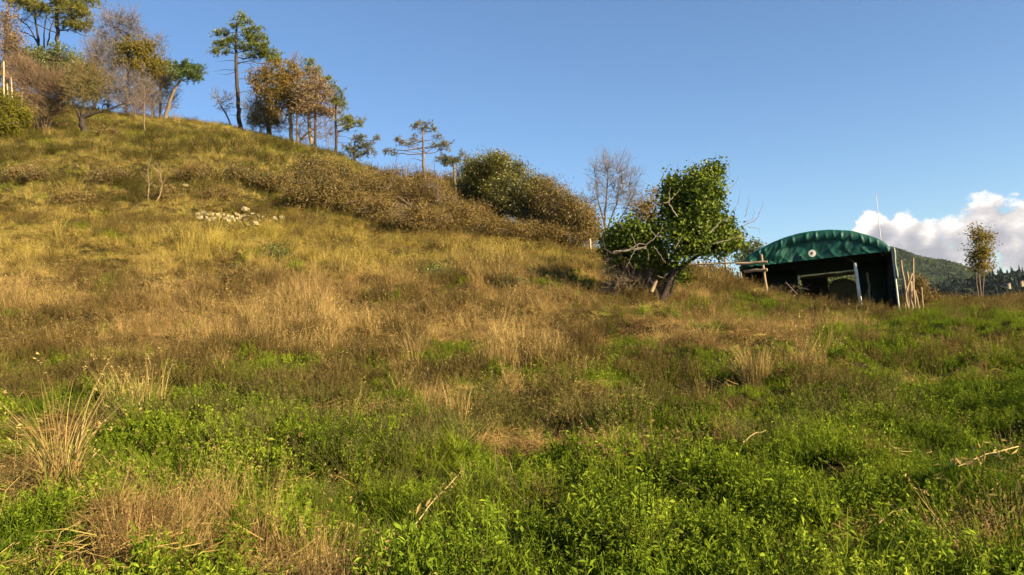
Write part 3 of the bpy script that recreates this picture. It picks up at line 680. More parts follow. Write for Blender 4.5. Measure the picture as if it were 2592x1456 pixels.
def Zc(*pts): return [(1450 + .3109 * a, 350 + .3109 * b) for a, b in pts]
make_tree(200, 'ivy_covered_tree', 'old leaning tree smothered in dark ivy left of the green shelter', 'tree', 26,
    [(1664,770,15),(1682,740,15),(1700,700,16),(1715,650,16),(1745,560,13),(1770,470,8)],
    [(1795,440,34,24,0),(1755,470,58,42,-.2),(1790,490,42,48,-.3),(1730,520,50,52,0),(1780,545,48,50,-.4),(1735,585,56,48,-.3),(1775,605,46,42,-.4),(1725,635,42,32,-.3),(1700,560,30,50,.2),
     (1600,585,46,34,.2),(1565,600,38,40,.3),(1620,610,48,42,.2),(1655,590,34,46,.3),(1590,640,44,34,.5),(1640,655,46,34,.4),(1555,650,22,34,.6),(1545,620,24,30,.4),(1660,640,40,30,.2),(1705,470,28,32,0),(1700,515,30,44,0),(1808,520,24,56,-.2),(1808,580,24,46,-.2),(1820,425,16,18,.1),
     (1835,588,32,28,.1),(1866,596,18,26,.2),(1850,620,36,28,0),(1820,620,32,30,-.2),(1840,555,20,18,.2),(1725,700,18,26,.2),(1690,690,24,30,.3),(1872,615,14,16,.2)],
    'leaf', 'ivy', 'bark_dark', size=.09, per=15, dens=1.0, cl=.23, aspect=.85, hollow=.3, limb_r=.07,
    stems=[[(1668,765,14),(1655,730,12),(1635,680,10),(1600,630,7)],[(1700,700,12),(1760,650,9),(1830,610,6),(1870,590,4)],[(1672,765,8),(1700,740,7),(1708,712,5)]],
    dead=[(-1.25, Zc((850,640),(800,560),(780,520),(790,400)), 0.0217, 0.0074), (-1.25, Zc((780,520),(720,535),(690,530),(650,490)), 0.0186, 0.0062), (-1.25, Zc((780,520),(850,440),(855,425)), 0.0136, 0.0050),
          (-1.1, Zc((330,930),(450,910),(540,860),(600,870),(680,800),(650,770),(620,700)), 0.0186, 0.0074), (-1.1, Zc((680,800),(720,740),(730,690)), 0.0124, 0.0050), (-1.1, Zc((680,800),(750,805)), 0.0124, 0.0062),
          (-1.15, Zc((430,1060),(490,930),(540,900),(600,900)), 0.0074, 0.0186), (-1.15, Zc((540,900),(500,840),(470,770)), 0.0136, 0.0050), (-1.15, Zc((460,1010),(490,1062)), 0.0074, 0.0037),
          (-1.15, Zc((330,925),(440,915),(600,885)), 0.0124, 0.0186), (-1.0, Zc((660,880),(720,960),(755,1020)), 0.0136, 0.0050),
          (-1.3, Zc((1120,770),(1170,710),(1210,670),(1300,640)), 0.0217, 0.0062), (-1.2, Zc((1140,860),(1280,820),(1400,800)), 0.0186, 0.0062), (-1.2, Zc((830,900),(890,800)), 0.0155, 0.0062),
          (0, Zc((1380,720),(1500,655),(1530,590),(1555,510)), 0.0136, 0.0037), (0, Zc((1400,640),(1425,560),(1440,450)), 0.0112, 0.0031), (0, Zc((1430,725),(1520,735),(1522,780)), 0.0099, 0.0037),
          (0, Zc((1390,690),(1470,650),(1475,570)), 0.0087, 0.0031), (.2, Zc((1300,600),(1340,540),(1365,410)), 0.0087, 0.0031), (.1, Zc((1220,440),(1290,400),(1340,350),(1350,300)), 0.0099, 0.0031),
          (0, Zc((1220,400),(1270,330),(1285,150)), 0.0087, 0.0031), (0, Zc((750,360),(735,290),(720,255)), 0.0099, 0.0031), (0, Zc((735,370),(742,240)), 0.0074, 0.0025), (0, Zc((950,260),(945,140)), 0.0087, 0.0031),
          (.2, Zc((1120,280),(1150,190),(1163,90)), 0.0087, 0.0025), (.2, Zc((1190,260),(1225,120)), 0.0074, 0.0025), (-.2, Zc((880,300),(860,240),(850,185)), 0.0074, 0.0025), (.1, Zc((815,330),(812,220)), 0.0074, 0.0025),
          (-.6, Zc((420,905),(330,945),(255,905),(240,790)), 0.0400, 0.0124, 'bark_dark'), (-.5, Zc((280,915),(285,1050),(295,1260)), 0.0124, 0.0074, 'bark_dark'),
          (-.6, Zc((640,1250),(680,1160)), 0.0720, 0.0527, 'bark_gold'), (-.7, Zc((620,1000),(610,900)), 0.0093, 0.0037), (-.8, Zc((690,1120),(730,1140),(770,1100)), 0.0124, 0.0050),
          (-.5, Zc((340,1230),(420,1080)), 0.0087, 0.0037, 'twig_olive'), (-.5, Zc((380,1240),(350,1100)), 0.0087, 0.0037, 'twig_olive'), (-.5, Zc((450,1240),(560,1120)), 0.0087, 0.0037, 'twig_olive'), (-.5, Zc((420,1240),(520,1160)), 0.0074, 0.0031, 'twig_olive'),
          (-.4, Zc((1390,790),(1460,830),(1560,870)), 0.0099, 0.0031), (-.4, Zc((1360,740),(1380,800),(1330,850)), 0.0087, 0.0031)])
make_tree(158, 'twiggy_shrub', 'dark brown leafless undergrowth under the left side of the ivy tree', 'shrub', 26.6,
    [(1610,765,5),(1610,735,4)], [(1575,690,36,40),(1625,700,42,38),(1600,725,56,28),(1660,725,30,26),(1560,660,26,30)], 'bare', bark='bark_dark', twig='bark_grey', per=9, dens=2.2, cl=.26, bare_len=.5, up=.8, limb_r=.02)
make_tree(159, 'leafy_shrub', 'sparse olive shrub low down between the ivy tree and its undergrowth', 'shrub', 26.8,
    [(1640,765,4),(1640,740,3)], [(1585,700,38,40),(1640,700,40,38),(1610,735,50,24)], 'leaf', 'bramble', 'bark_dark', size=.07, per=8, dens=.35, cl=.24, limb_r=.02)
make_tree(153, 'young_tree', 'slender young tree with sparse yellowish leaves at the far right', 'tree', 44,
    [(2484,775,4),(2482,740,3.5),(2478,690,3),(2478,600,1.5)], [(2478,605,24,26),(2492,640,26,30),(2468,650,24,28),(2484,675,26,18),(2470,585,12,14),(2498,600,14,18)], 'leaf', 'poplar', 'bark_grey', size=.12, per=5, dens=.52, cl=.3, hollow=.1,
    stems=[[(2486,772,3),(2490,720,2.5),(2494,650,1.5)],[(2480,772,3),(2473,720,2.5),(2466,640,1.5)],[(2476,640,1.5),(2464,600,1),(2462,575,.7)],[(2490,650,1.5),(2506,610,1),(2508,590,.7)],[(2478,600,1.5),(2474,570,.8),(2472,558,.5)]])
make_tree(154, 'weed_bush', 'rusty brown brush just right of the wooden stakes', 'shrub', 38.5,
    [(2335,780,3),(2335,750,2)], [(2330,735,22,24),(2348,755,20,18),(2318,760,16,18),(2326,712,12,14)], 'leaf', 'bramble_brown', 'bark_grey', size=.06, per=8, dens=.8, cl=.22)
make_tree(155, 'dark_bush', 'dark leafy bush between the ivy tree and the left end of the shelter', 'shrub', 44,
    [(1885,690,4),(1890,650,3)], [(1895,632,24,14),(1915,618,16,9),(1880,655,20,14)], 'leaf', 'shrub_green', 'bark_grey', size=.10, per=10, dens=.7, cl=.3)
make_tree(157, 'evergreen_shrub', 'dim green shrub seen through the shelter from front to back', 'shrub', 50,
    [(2110,775,5),(2110,740,3)], [(2060,735,40,34),(2120,730,44,36),(2175,735,40,34),(2095,755,50,26),(2150,757,50,26)], 'leaf', 'shrub_green', 'bark_dark', size=.10, per=12, dens=.9, cl=.3, limb_r=.02)
make_tree(156, 'weed_bush', 'brown weeds standing behind the pole fence', 'shrub', 38.5,
    [(1820,712,3),(1820,700,2)], [(1750,690,40,24),(1800,688,40,26),(1838,696,28,20)], 'leaf', 'bramble_brown', 'bark_grey', size=.09, per=10, dens=.6, cl=.3, limb_r=.02)
# bare trees to the right of the photographer: outside the picture, their branch shadows cross the meadow
def side_tree(seed, x, y, h, label):
    rng = np.random.default_rng(seed)
    b = np.array([x, y, hz(x, y)])
    root = thing('bare_tree', b, label, 'tree', 'bare trees beside the meadow')
    tm = MB(); tw = MB()
    top = b + np.array([.3, .2, h])
    cp = curve(rng, b - np.array([0, 0, .2]), top, 9, 0, .02); tube(tm, cp, np.linspace(.16, .03, 9), 8)
    for k in range(26):
        t = rng.uniform(.25, .95); p = cp[int(t * 8)]
        a = rng.uniform(0, 2 * math.pi); L = h * (.55 - .3 * t) * rng.uniform(.7, 1.2)
        e = p + np.array([math.cos(a) * L * .8, math.sin(a) * L * .8, L * .55])
        c = curve(rng, p, e, 7, -.05, .05); tube(tm, c, np.linspace(.05, .012, 7), 5)
        for q in c[2:]:
            m_ = 7; o = np.repeat(q[None], m_, 0); d = rdir(rng, m_) + np.array([0, 0, .5]); l = rng.uniform(.3, .9, (m_, 1))
            prisms(tw, o, o + d * l, .012, .005)
            o2 = o + d * l * .6; d2 = rdir(rng, m_) * .5 + d * .5; prisms(tw, o2, o2 + d2 * l * .6, .007, .003)
    tm.build('trunk', M['bark_grey'], root, b); tag(tw.build('twigs', M['twig_grey'], root, b, smooth=False), kind='stuff')
side_tree(301, 17.5, 3.5, 7.0, 'bare tree just outside the right edge throwing branch shadows on the meadow')
side_tree(302, 16.0, -1.0, 6.5, 'second bare tree outside the right edge nearer to the viewer')

# ------------------------------------------------------------------ grass and weeds
MASK = []
def vary(c, rng, n, a=.22): return np.clip(np.array(c)[None] * (1 + rng.normal(size=(n, 1)) * a) * (1 + rng.normal(size=(n, 3)) * .06), 0, 1)

def blades(mb, rng, n, L, w, lean, spread, segs=3, droop=.5, heads=0.0):
    """n curved grass blades as tapering strips"""
    a = rng.uniform(0, 2 * math.pi, n); r0 = spread * np.sqrt(rng.uniform(0, 1, n))
    p = np.stack([np.cos(a) * r0, np.sin(a) * r0, np.full(n, -.02)], -1)
    az = a + rng.normal(size=n) * .9
    ln = L * rng.uniform(.45, 1.15, n); lean_ = np.abs(rng.normal(size=n)) * lean
    out = np.stack([np.cos(az), np.sin(az), np.zeros(n)], -1); side = np.stack([-np.sin(az), np.cos(az), np.zeros(n)], -1)
    tw = rng.uniform(-1, 1, n)[:, None]; side = side * np.cos(tw) + out * np.sin(tw)
    rows = []; ang = lean_.copy(); pos = p.copy()
    ww = w * rng.uniform(.6, 1.3, n)[:, None]
    for k in range(segs + 1):
        f = 1 - (k / segs) ** 1.6 * .92
        rows.append(np.stack([pos - side * ww * f, pos + side * ww * f], 1))
        st = (ln / segs)[:, None]
        pos = pos + (out * np.sin(ang)[:, None] + np.array([0, 0, 1.0]) * np.cos(ang)[:, None]) * st
        ang = ang + droop * rng.uniform(.3, 1.2, n) / segs * 2
    v = np.stack(rows, 1)                                      # n, segs+1, 2, 3
    b = np.arange(n)[:, None, None] * (2 * (segs + 1)); k = np.arange(segs)[None, :, None] * 2
    f = b + k + np.array([[0, 1, 3, 2]])[None]
    rnd = rng.uniform(0, 1, n)
    mb.add(v.reshape(-1, 3), f.reshape(-1, 4), np.repeat(rnd, segs))
    nh = int(n * heads)
    if nh:
        tip = rows[-1][:nh].mean(1)
        for q in range(4):
            leaves(mb, rng, tip + rng.normal(size=(nh, 3)) * np.array([.012, .012, .035]), .035, .35, rnd=rng.uniform(.6, 1, nh))

def stalk_leaves(mb, rng, n, L, leaf, ns=8, asp=.45, spread=.1, lean=.35):
    for i in range(n):
        a = rng.uniform(0, 2 * math.pi); b = np.array([math.cos(a), math.sin(a), 0]) * spread * rng.uniform(0, 1)
        d = np.array([math.cos(a) * lean * rng.uniform(0, 1.4), math.sin(a) * lean * rng.uniform(0, 1.4), 1.0]); l = L * rng.uniform(.5, 1.1)
        e = b + d * l
        prisms(mb, b[None], e[None], .004, .002, .2)
        t = rng.uniform(.25, 1.0, ns)[:, None]
        c = b + (e - b) * t + rdir(rng, ns) * leaf * .6
        leaves(mb, rng, c, leaf, asp, np.array([[0, 0, .9]]), rng.uniform(.2, 1, ns))

M['grass'] = leaf_mat('green_grass', [(.55, .6, .5), (.9, .95, .8), (1.15, 1.2, 1.0)], .4, 0, True)
M['straw'] = leaf_mat('dry_straw', [(.55, .5, .45), (.9, .88, .85), (1.15, 1.15, 1.15), (1.35, 1.35, 1.3)], .3, 0, True)
M['weed'] = leaf_mat('weed_leaves', [(.5, .5, .5), (.9, .95, .8), (1.25, 1.25, 1.1)], .4, 0, True)

def proto_coll(name, makers, mat):
    c = bpy.data.collections.new(name)
    for k, fn in enumerate(makers):
        b = MB(); fn(b, np.random.default_rng(900 + k * 7 + len(name)))
        o = bpy.data.objects.new('%s_%02d' % (name, k), b.mesh('%s_%02d' % (name, k), mat, smooth=False))
        c.objects.link(o)
    return c
C_grass = proto_coll('grass_tuft', [lambda b, r: blades(b, r, 44, .26, .0055, .45, .10, 3, .8), lambda b, r: blades(b, r, 40, .34, .005, .35, .09, 4, .9),
                                    lambda b, r: blades(b, r, 50, .18, .006, .6, .13, 3, .7), lambda b, r: blades(b, r, 36, .42, .005, .3, .08, 4, 1.0)], M['grass'])
C_straw = proto_coll('straw_tuft', [lambda b, r: blades(b, r, 46, .60, .0042, .22, .10, 3, .45, .3), lambda b, r: blades(b, r, 40, .75, .004, .16, .12, 3, .35, .4),
                                    lambda b, r: blades(b, r, 60, .42, .0048, .55, .13, 4, .9, .1), lambda b, r: blades(b, r, 50, .50, .0042, .95, .12, 4, .9, .05),
                                    lambda b, r: blades(b, r, 30, .9, .0036, .14, .14, 4, .5, .6)], M['straw'])
def lying(b, r):
    n = 46; c = np.stack([r.normal(size=n) * .22, r.normal(size=n) * .22, r.uniform(.02, .14, n)], -1); a = r.normal() + r.normal(size=n) * .7
    d = np.stack([np.cos(a), np.sin(a), r.normal(size=n) * .25], -1) * r.uniform(.04, .16, (n, 1))
    prisms(b, c - d, c, .003, .003, r.uniform(0, 1, n)); prisms(b, c, c + d + r.normal(size=(n, 3)) * .04, .003, .0015, r.uniform(0, 1, n))
C_litter = proto_coll('straw_litter', [lying, lying, lying], M['straw'])
C_weed = proto_coll('weed_tuft', [lambda b, r: stalk_leaves(b, r, 14, .20, .028, 13, .5, .12), lambda b, r: stalk_leaves(b, r, 18, .14, .024, 12, .7, .14),
                                  lambda b, r: stalk_leaves(b, r, 11, .28, .036, 15, .32, .11), lambda b, r: stalk_leaves(b, r, 16, .11, .03, 10, .6, .15, .8)], M['weed'])
C_brush = proto_coll('brush_tuft', [lambda b, r: stalk_leaves(b, r, 16, .42, .030, 16, .4, .14, .5), lambda b, r: stalk_leaves(b, r, 18, .34, .026, 15, .45, .18, .7),
                                    lambda b, r: stalk_leaves(b, r, 20, .5, .024, 13, .35, .16, .35)], M['weed'])

def scatter(name, coll, pts, rot, scl, idx, tint, label):
    me = bpy.data.meshes.new(name); n = len(pts)
    me.vertices.add(n); me.vertices.foreach_set('co', pts.astype(np.float32).ravel())
    for nm, ty, arr, key in (('rot', 'FLOAT_VECTOR', rot, 'vector'), ('scl', 'FLOAT_VECTOR', scl, 'vector'), ('idx', 'INT', idx, 'value'), ('tint', 'FLOAT_COLOR', np.c_[tint, np.ones(n)], 'color')):
        a = me.attributes.new(nm, ty, 'POINT'); a.data.foreach_set(key, np.asarray(arr, np.int32 if ty == 'INT' else np.float32).ravel())
    me.update()
    o = bpy.data.objects.new(name, me); COL.objects.link(o)
    ng = bpy.data.node_groups.new(name + '_scatter', 'GeometryNodeTree')
    ng.interface.new_socket('Geometry', in_out='INPUT', socket_type='NodeSocketGeometry'); ng.interface.new_socket('Geometry', in_out='OUTPUT', socket_type='NodeSocketGeometry')
    gi = ng.nodes.new('NodeGroupInput'); go = ng.nodes.new('NodeGroupOutput'); ip = ng.nodes.new('GeometryNodeInstanceOnPoints'); ci = ng.nodes.new('GeometryNodeCollectionInfo')
    ci.inputs[0].default_value = coll; ci.inputs[1].default_value = True; ci.inputs[2].default_value = True
    ng.links.new(gi.outputs[0], ip.inputs['Points']); ng.links.new(ci.outputs[0], ip.inputs['Instance']); ip.inputs['Pick Instance'].default_value = True
    for nm, ty, sk in (('rot', 'FLOAT_VECTOR', 'Rotation'), ('scl', 'FLOAT_VECTOR', 'Scale'), ('idx', 'INT', 'Instance Index')):
        na = ng.nodes.new('GeometryNodeInputNamedAttribute'); na.data_type = ty; na.inputs[0].default_value = nm
        ng.links.new(na.outputs[0], ip.inputs[sk])
    ng.links.new(ip.outputs[0], go.inputs[0])
    md = o.modifiers.new('scatter', 'NODES'); md.node_group = ng
    return tag(o, label, None, None, 'stuff')

# where things grow: each candidate spot keeps its own photograph position so that the patches lie where the picture shows them
rg = np.random.default_rng(5)
def spots(dens_fn, n):
    """random ground points, denser near the viewer"""
    u = rg.uniform(0, 1, n); d = 3.4 * (86 / 3.4) ** u          # log-uniform in depth
    x = rg.uniform(-.80, .80, n) * (d + 1.0)
    z = H(x, d); P = np.stack([x, d, z], -1)
    px, py, _ = project(P)
    return P, px, py, d

def blob(px, py, items):
    t = np.zeros(len(px))
    for (a, b, rx, ry, v) in items:
        q = ((px - a) / rx) ** 2 + ((py - b) / ry) ** 2
        t = t + v * np.exp(-q * 1.2)
    return t
GREEN = [(1100,1400,700,150,.5),(500,1060,260,90,.55),(520,1280,330,130,.45),(2150,1380,250,90,.3),(1850,1080,260,130,.5),(2300,950,330,130,.5),(2420,1150,300,120,.35),(120,940,130,60,.5),(100,1390,160,70,.5),(1500,1330,420,130,.4),
         (2100,1330,330,120,.35),(830,1180,160,110,.4),(1270,715,90,26,.5),(1120,690,90,20,.4),(700,640,70,20,.35),(1440,700,90,20,.4),(2150,790,190,45,.8),(2300,805,420,45,.35),(970,910,70,40,.5),(1110,905,80,30,.3),(1480,930,80,60,.4),
         (1650,790,300,50,.15),(1880,790,160,40,.25),(1700,1010,150,120,.35),(2500,860,200,90,.4)]
DRY = [(700,800,700,110,.5),(1100,790,330,100,.4),(350,900,320,100,.4),(1330,860,160,80,.5),(1790,860,260,70,.5),(160,1150,80,110,.5),(1060,1050,90,90,.35),(1350,1100,170,90,.35),(1590,1180,130,120,.35),
       (2200,1190,110,80,.5),(1850,990,90,50,.6),(600,600,900,60,.5),(640,1260,80,70,.15),(2280,830,330,40,.35),(2540,1370,70,90,.2),(1390,1230,150,60,.35),(820,1060,120,60,.4),(2060,1010,200,60,.25),(150,790,200,60,.4),(1950,1300,120,90,.3)]
def dryness(px, py, x, y):
    base = np.where(py > 700, 0.66 - .50 * smooth(690, 1060, py), .72)
    base = np.where(py < 560, .72, base)
    base = base - .38 * smooth(1550, 2100, px) * smooth(775, 850, py)
    t = base + blob(px, py, DRY) - blob(px, py, GREEN)
    return t + (fbm(x * .9, y * .9, 31, 4) - .5) * 2.3 + (fbm(x * .22, y * .22, 35, 3) - .5) * .9

# straw
def near_shelter(px, py): return np.exp(-(((px - 2120) / 190) ** 4 + ((py - 795) / 46) ** 4))
def build_cover():
    N = 330000
    P, px, py, d = spots(None, N)
    dr = dryness(px, py, P[:, 0], P[:, 1])
    # hummocks: single clumps of straw and of greenery
    rc = np.random.default_rng(15); hump = np.zeros(N)
    for q in range(380):
        cd = 4.5 * (34 / 4.5) ** rc.uniform(); cx = rc.uniform(-.68, .68) * cd; sg_ = rc.uniform(.16, .42) * (1 + .03 * cd); sgn = 1.0 if rc.uniform() < .45 else -1.0
        near = np.nonzero((np.abs(P[:, 0] - cx) < 3 * sg_) & (np.abs(d - cd) < 3 * sg_))[0]
        e = np.exp(-((P[near, 0] - cx) ** 2 + (d[near] - cd) ** 2) / (sg_ * sg_))
        dr[near] += sgn * .75 * e; hump[near] = np.maximum(hump[near], e)
    wz = fbm(P[:, 0] * .6, P[:, 1] * .6, 61, 3); weedy = smooth(.44, .58, wz)
    stony = np.exp(-(((px - 605) / 150) ** 4 + ((py - 565) / 32) ** 4))
    vis = (px > -350) & (px < 2950) & (py < 1750)
    have = N / math.log(86 / 3.4) / (1.6 * d * (d + 1))         # candidates per square metre, thinned to what the eye needs
    vis &= rg.uniform(0, 1, N) < np.minimum(1, 1700 / (d + 3.5) / have)
    # under the shelter the ground is bare
    ten = (px > 1955) & (px < 2290) & (d > 36.3) & (d < 46)
    vis &= ~ten
    for (a, b, r_, dp) in PITS: vis &= rg.uniform(0, 1, N) > .93 * np.exp(-((P[:, 0] - a) ** 2 + (P[:, 1] - b) ** 2) / (r_ * r_ * .55))
    r = rg.uniform(0, 1, N)
    patch = fbm(P[:, 0] * .35, P[:, 1] * .35, 77, 3)
    def rots(n, tilt=.16): return np.c_[rg.normal(size=n) * tilt, rg.normal(size=n) * tilt, rg.uniform(0, 6.283, n)]
    far = smooth(8, 60, d)
    # --- tall dry grass
    k = vis & (r < smooth(.30, .75, dr) * .55)
    n = k.sum(); dd = d[k]
    s = (.55 + .45 * smooth(8, 24, dd)) * rg.uniform(.6, 1.25, n) * (1 + .9 * smooth(25, 80, dd)); h = rg.uniform(.7, 1.25, n) * (1 - .45 * smooth(30, 60, dd))
    h = h * (-.15 + 1.7 * fbm(P[k, 0] * .55, P[k, 1] * .55, 12, 3)) * (1 - .85 * near_shelter(px[k], py[k])) * (1 - .4 * stony[k]) * np.minimum(1, .5 + .5 * smooth(7, 15, dd) + .4 * hump[k]) * (1 + 1.0 * hump[k]) * (1 - .6 * np.exp(-(((px[k] - 1650) / 130) ** 2 + ((py[k] - 785) / 30) ** 2))); h = np.clip(h * .74, .12, 1.5) * (1 - .35 * smooth(27, 36, dd))
    pk = patch[k][:, None]; pyk = py[k][:, None]
    pinkish = smooth(640, 740, py[k]) [:, None]                # rosy brown straw in the middle ground, yellow gold on the terrace and the hill
    gold = np.array([.42, .325, .085]); rosy = np.array([.44, .31, .115]); brown = np.array([.17, .10, .04]); olive = np.array([.30, .24, .045])
    c = gold * (1 - pinkish) + rosy * pinkish
    pk = pk * .6 + .4 * fbm(P[k, 0] * 1.3, P[k, 1] * 1.3, 78, 2)[:, None]; mixb = np.clip((pk - .40) * 4.5, 0, 1); c = c * (1 - mixb * .65) + (brown * pinkish + olive * (1 - pinkish)) * mixb * .65
    hill = smooth(580, 480, py[k])[:, None]; c = c * (1 - .55 * hill) + np.array([.46, .36, .125]) * .55 * hill
    c = c * (1 + rg.normal(size=(n, 1)) * .2)
    scatter('dry_grass', C_straw, P[k], rots(n, .3), np.c_[s, s, s * h], rg.choice(5, n, p=[.15, .10, .30, .33, .12]), np.clip(c, .01, .9), 'tall straw-coloured dry grass over the slope and hill')
    # --- fallen straw between
    k = vis & (r > .55) & (r < .55 + .11 * smooth(.4, .75, dr)) & (d < 40)
    n = k.sum(); s = rg.uniform(.5, 1.05, n)
    scatter('fallen_straw', C_litter, P[k], rots(n, .15), np.c_[s, s, s], rg.choice(3, n), np.clip(vary((.38, .265, .09), rg, n, .25), 0, .9), 'flattened pale straw lying in the meadow')
    # --- green grass
    r2 = rg.uniform(0, 1, N)
    k = vis & (r2 < np.clip(1 - smooth(.25, .85, dr), .16, 1) * (.56 - .28 * weedy * (d < 30)))
    n = k.sum(); dd = d[k]; s = rg.uniform(.5, 1.1, n) * (1 + 1.4 * smooth(18, 70, dd)) * (.65 + .6 * hump[k])
    g = fbm(P[k, 0] * .8, P[k, 1] * .8, 44, 3)[:, None]
    c = np.array([.12, .185, .014]) * (1 - g) + np.array([.27, .285, .032]) * g
    hl = smooth(800, 620, py[k])[:, None]; c = c * (1 - hl) + np.array([.30, .285, .05]) * hl
    c = c * (1 + rg.normal(size=(n, 1)) * .2)
    scatter('green_grass', C_grass, P[k], rots(n, .25), np.c_[s, s, s * rg.uniform(.7, 1.2, n)], rg.choice(4, n), np.clip(c, .01, .9), 'short green meadow grass in the foreground')
    # --- leafy weeds
    k = vis & (r2 > .58) & (r2 < .58 + .42 * (.5 + .5 * weedy) * (1 - smooth(.3, .8, dr))) & (d < 34)
    n = k.sum(); s = rg.uniform(.5, 1.1, n) * (.75 + .3 * weedy[k] + .5 * hump[k])
    g = fbm(P[k, 0] * 1.1, P[k, 1] * 1.1, 54, 3)[:, None]
    c = np.array([.13, .20, .016]) * (1 - g) + np.array([.29, .325, .036]) * g
    c = c * (1 + rg.normal(size=(n, 1)) * .22)
    scatter('leafy_weeds', C_weed, P[k], rots(n, .3), np.c_[s, s, s], rg.choice(4, n), np.clip(c, .01, .9), 'low broad-leaved weeds among the foreground grass')
    # --- dead brown brush
    r3 = rg.uniform(0, 1, N)
    bz = fbm(P[:, 0] * .7, P[:, 1] * .7, 91, 3)
    k = vis & (r3 < (.42 - .24 * smooth(950, 1150, py)) * (1 - .65 * smooth(1350, 1700, px) * smooth(770, 830, py)) * smooth(.48, .62, bz)) & (d < 60)
    n = k.sum(); s = rg.uniform(.5, 1.15, n) * (1 + .8 * smooth(20, 60, d[k])) * (.8 + .6 * hump[k]) * (.5 + .5 * smooth(6, 12, d[k]))
    g = rg.uniform(0, 1, (n, 1)); c = np.array([.15, .10, .04]) * (1 - g) + np.array([.29, .205, .075]) * g
    fg = smooth(950, 1150, py[k])[:, None]; c = c * (1 - .6 * fg) + np.array([.18, .20, .06]) * .6 * fg
    hl = smooth(560, 480, py[k])[:, None]; c = c * (1 - hl) + np.array([.13, .105, .03]) * hl
    scatter('withered_weeds', C_brush, P[k], rots(n, .25), np.c_[s, s, s], rg.choice(3, n), np.clip(c * (1 + rg.normal(size=(n, 1)) * .2), .01, .9), 'withered brown leafy weeds in dark patches of the meadow')
build_cover()

# ------------------------------------------------------------------ the shelter
def solid(name, pts, parent, mat, origin): pass
def box(mb, c, ax, ay, az, rnd=None):
    """box from centre and three half-axis vectors"""
    c = np.asarray(c, float); v = []
    for sx in (-1, 1):
        for sy in (-1, 1):
            for sz in (-1, 1): v.append(c + sx * np.asarray(ax) + sy * np.asarray(ay) + sz * np.asarray(az))
    mb.add(v, [[0, 1, 3, 2], [4, 6, 7, 5], [0, 4, 5, 1], [2, 3, 7, 6], [0, 2, 6, 4], [1, 5, 7, 3]], rnd)

m, n, out = new_mat('green_tarpaulin')
t = n.n.new('ShaderNodeTexCoord').outputs['Object']
nz = n.noise(t, 2.2, 5, .6); n2 = n.noise(t, 30, 3, .6); n4 = n.noise(n.vm('MULTIPLY', t, (1, 1, .3)), 1.6, 6, .7)
tcol = n.mix(n.sstep(n4, .5, .75), n.ramp(nz, [(.3, (.003, .050, .034)), (.7, (.006, .085, .057))]), (.028, .072, .047, 1))
p = principled(n, tcol, n.m('ADD', .42, n.m('MULTIPLY', n2, .2)), .35)
n.l.new(bump(n, nz, .35, .08), p.inputs['Normal']); n.l.new(p.outputs[0], out.inputs[0]); M['tarp'] = m
m, n, out = new_mat('galvanised_tube')
t = n.n.new('ShaderNodeTexCoord').outputs['Object']
p = principled(n, n.ramp(n.noise(t, 12, 4, .6), [(.3, (.42, .42, .36)), (.7, (.62, .62, .54))]), .5, .4, .2)
n.l.new(p.outputs[0], out.inputs[0]); M['tube'] = m
m, n, out = new_mat('white_paint')
t = n.n.new('ShaderNodeTexCoord').outputs['Object']
p = principled(n, n.ramp(n.noise(t, 6, 4, .6), [(.3, (.66, .63, .5)), (.7, (.82, .8, .68))]), .5, .3)
n.l.new(p.outputs[0], out.inputs[0]); M['white'] = m
m, n, out = new_mat('dark_boards')
t = n.n.new('ShaderNodeTexCoord').outputs['Object']
p = principled(n, n.ramp(n.noise(t, 8, 4, .6), [(.3, (.012, .010, .008)), (.7, (.035, .03, .024))]), .9, .1)
n.l.new(p.outputs[0], out.inputs[0]); M['dark_board'] = m
m, n, out = new_mat('old_hay')
t = n.n.new('ShaderNodeTexCoord').outputs['Object']
nh = n.noise(n.vm('MULTIPLY', t, (6, 1, 6)), 5, 6, .7)
p = principled(n, n.ramp(nh, [(.3, (.10, .09, .04)), (.7, (.36, .31, .15))]), .95, .05)
n.l.new(bump(n, nh, .9, .06), p.inputs['Normal']); n.l.new(p.outputs[0], out.inputs[0]); M['hay'] = m
m, n, out = new_mat('limestone')
t = n.n.new('ShaderNodeTexCoord').outputs['Object']
nh = n.noise(t, 5, 6, .65)
p = principled(n, n.ramp(nh, [(.3, (.22, .18, .09)), (.7, (.42, .35, .20))]), .9, .15)
n.l.new(bump(n, nh, .7, .05), p.inputs['Normal']); n.l.new(p.outputs[0], out.inputs[0]); M['stone'] = m
def plain_mat(name, c, rough=.6):
    m, n, out = new_mat(name)
    t = n.n.new('ShaderNodeTexCoord').outputs['Object']
    col = n.ramp(n.noise(t, 9, 3, .5), [(.3, tuple(q * .8 for q in c)), (.7, tuple(min(1, q * 1.15) for q in c))])
    p = principled(n, col, rough, .3); n.l.new(p.outputs[0], out.inputs[0]); return m
M['emblem'] = plain_mat('emblem_dark_red', (.16, .03, .04)); M['emblem_blue'] = plain_mat('emblem_blue', (.03, .05, .14))

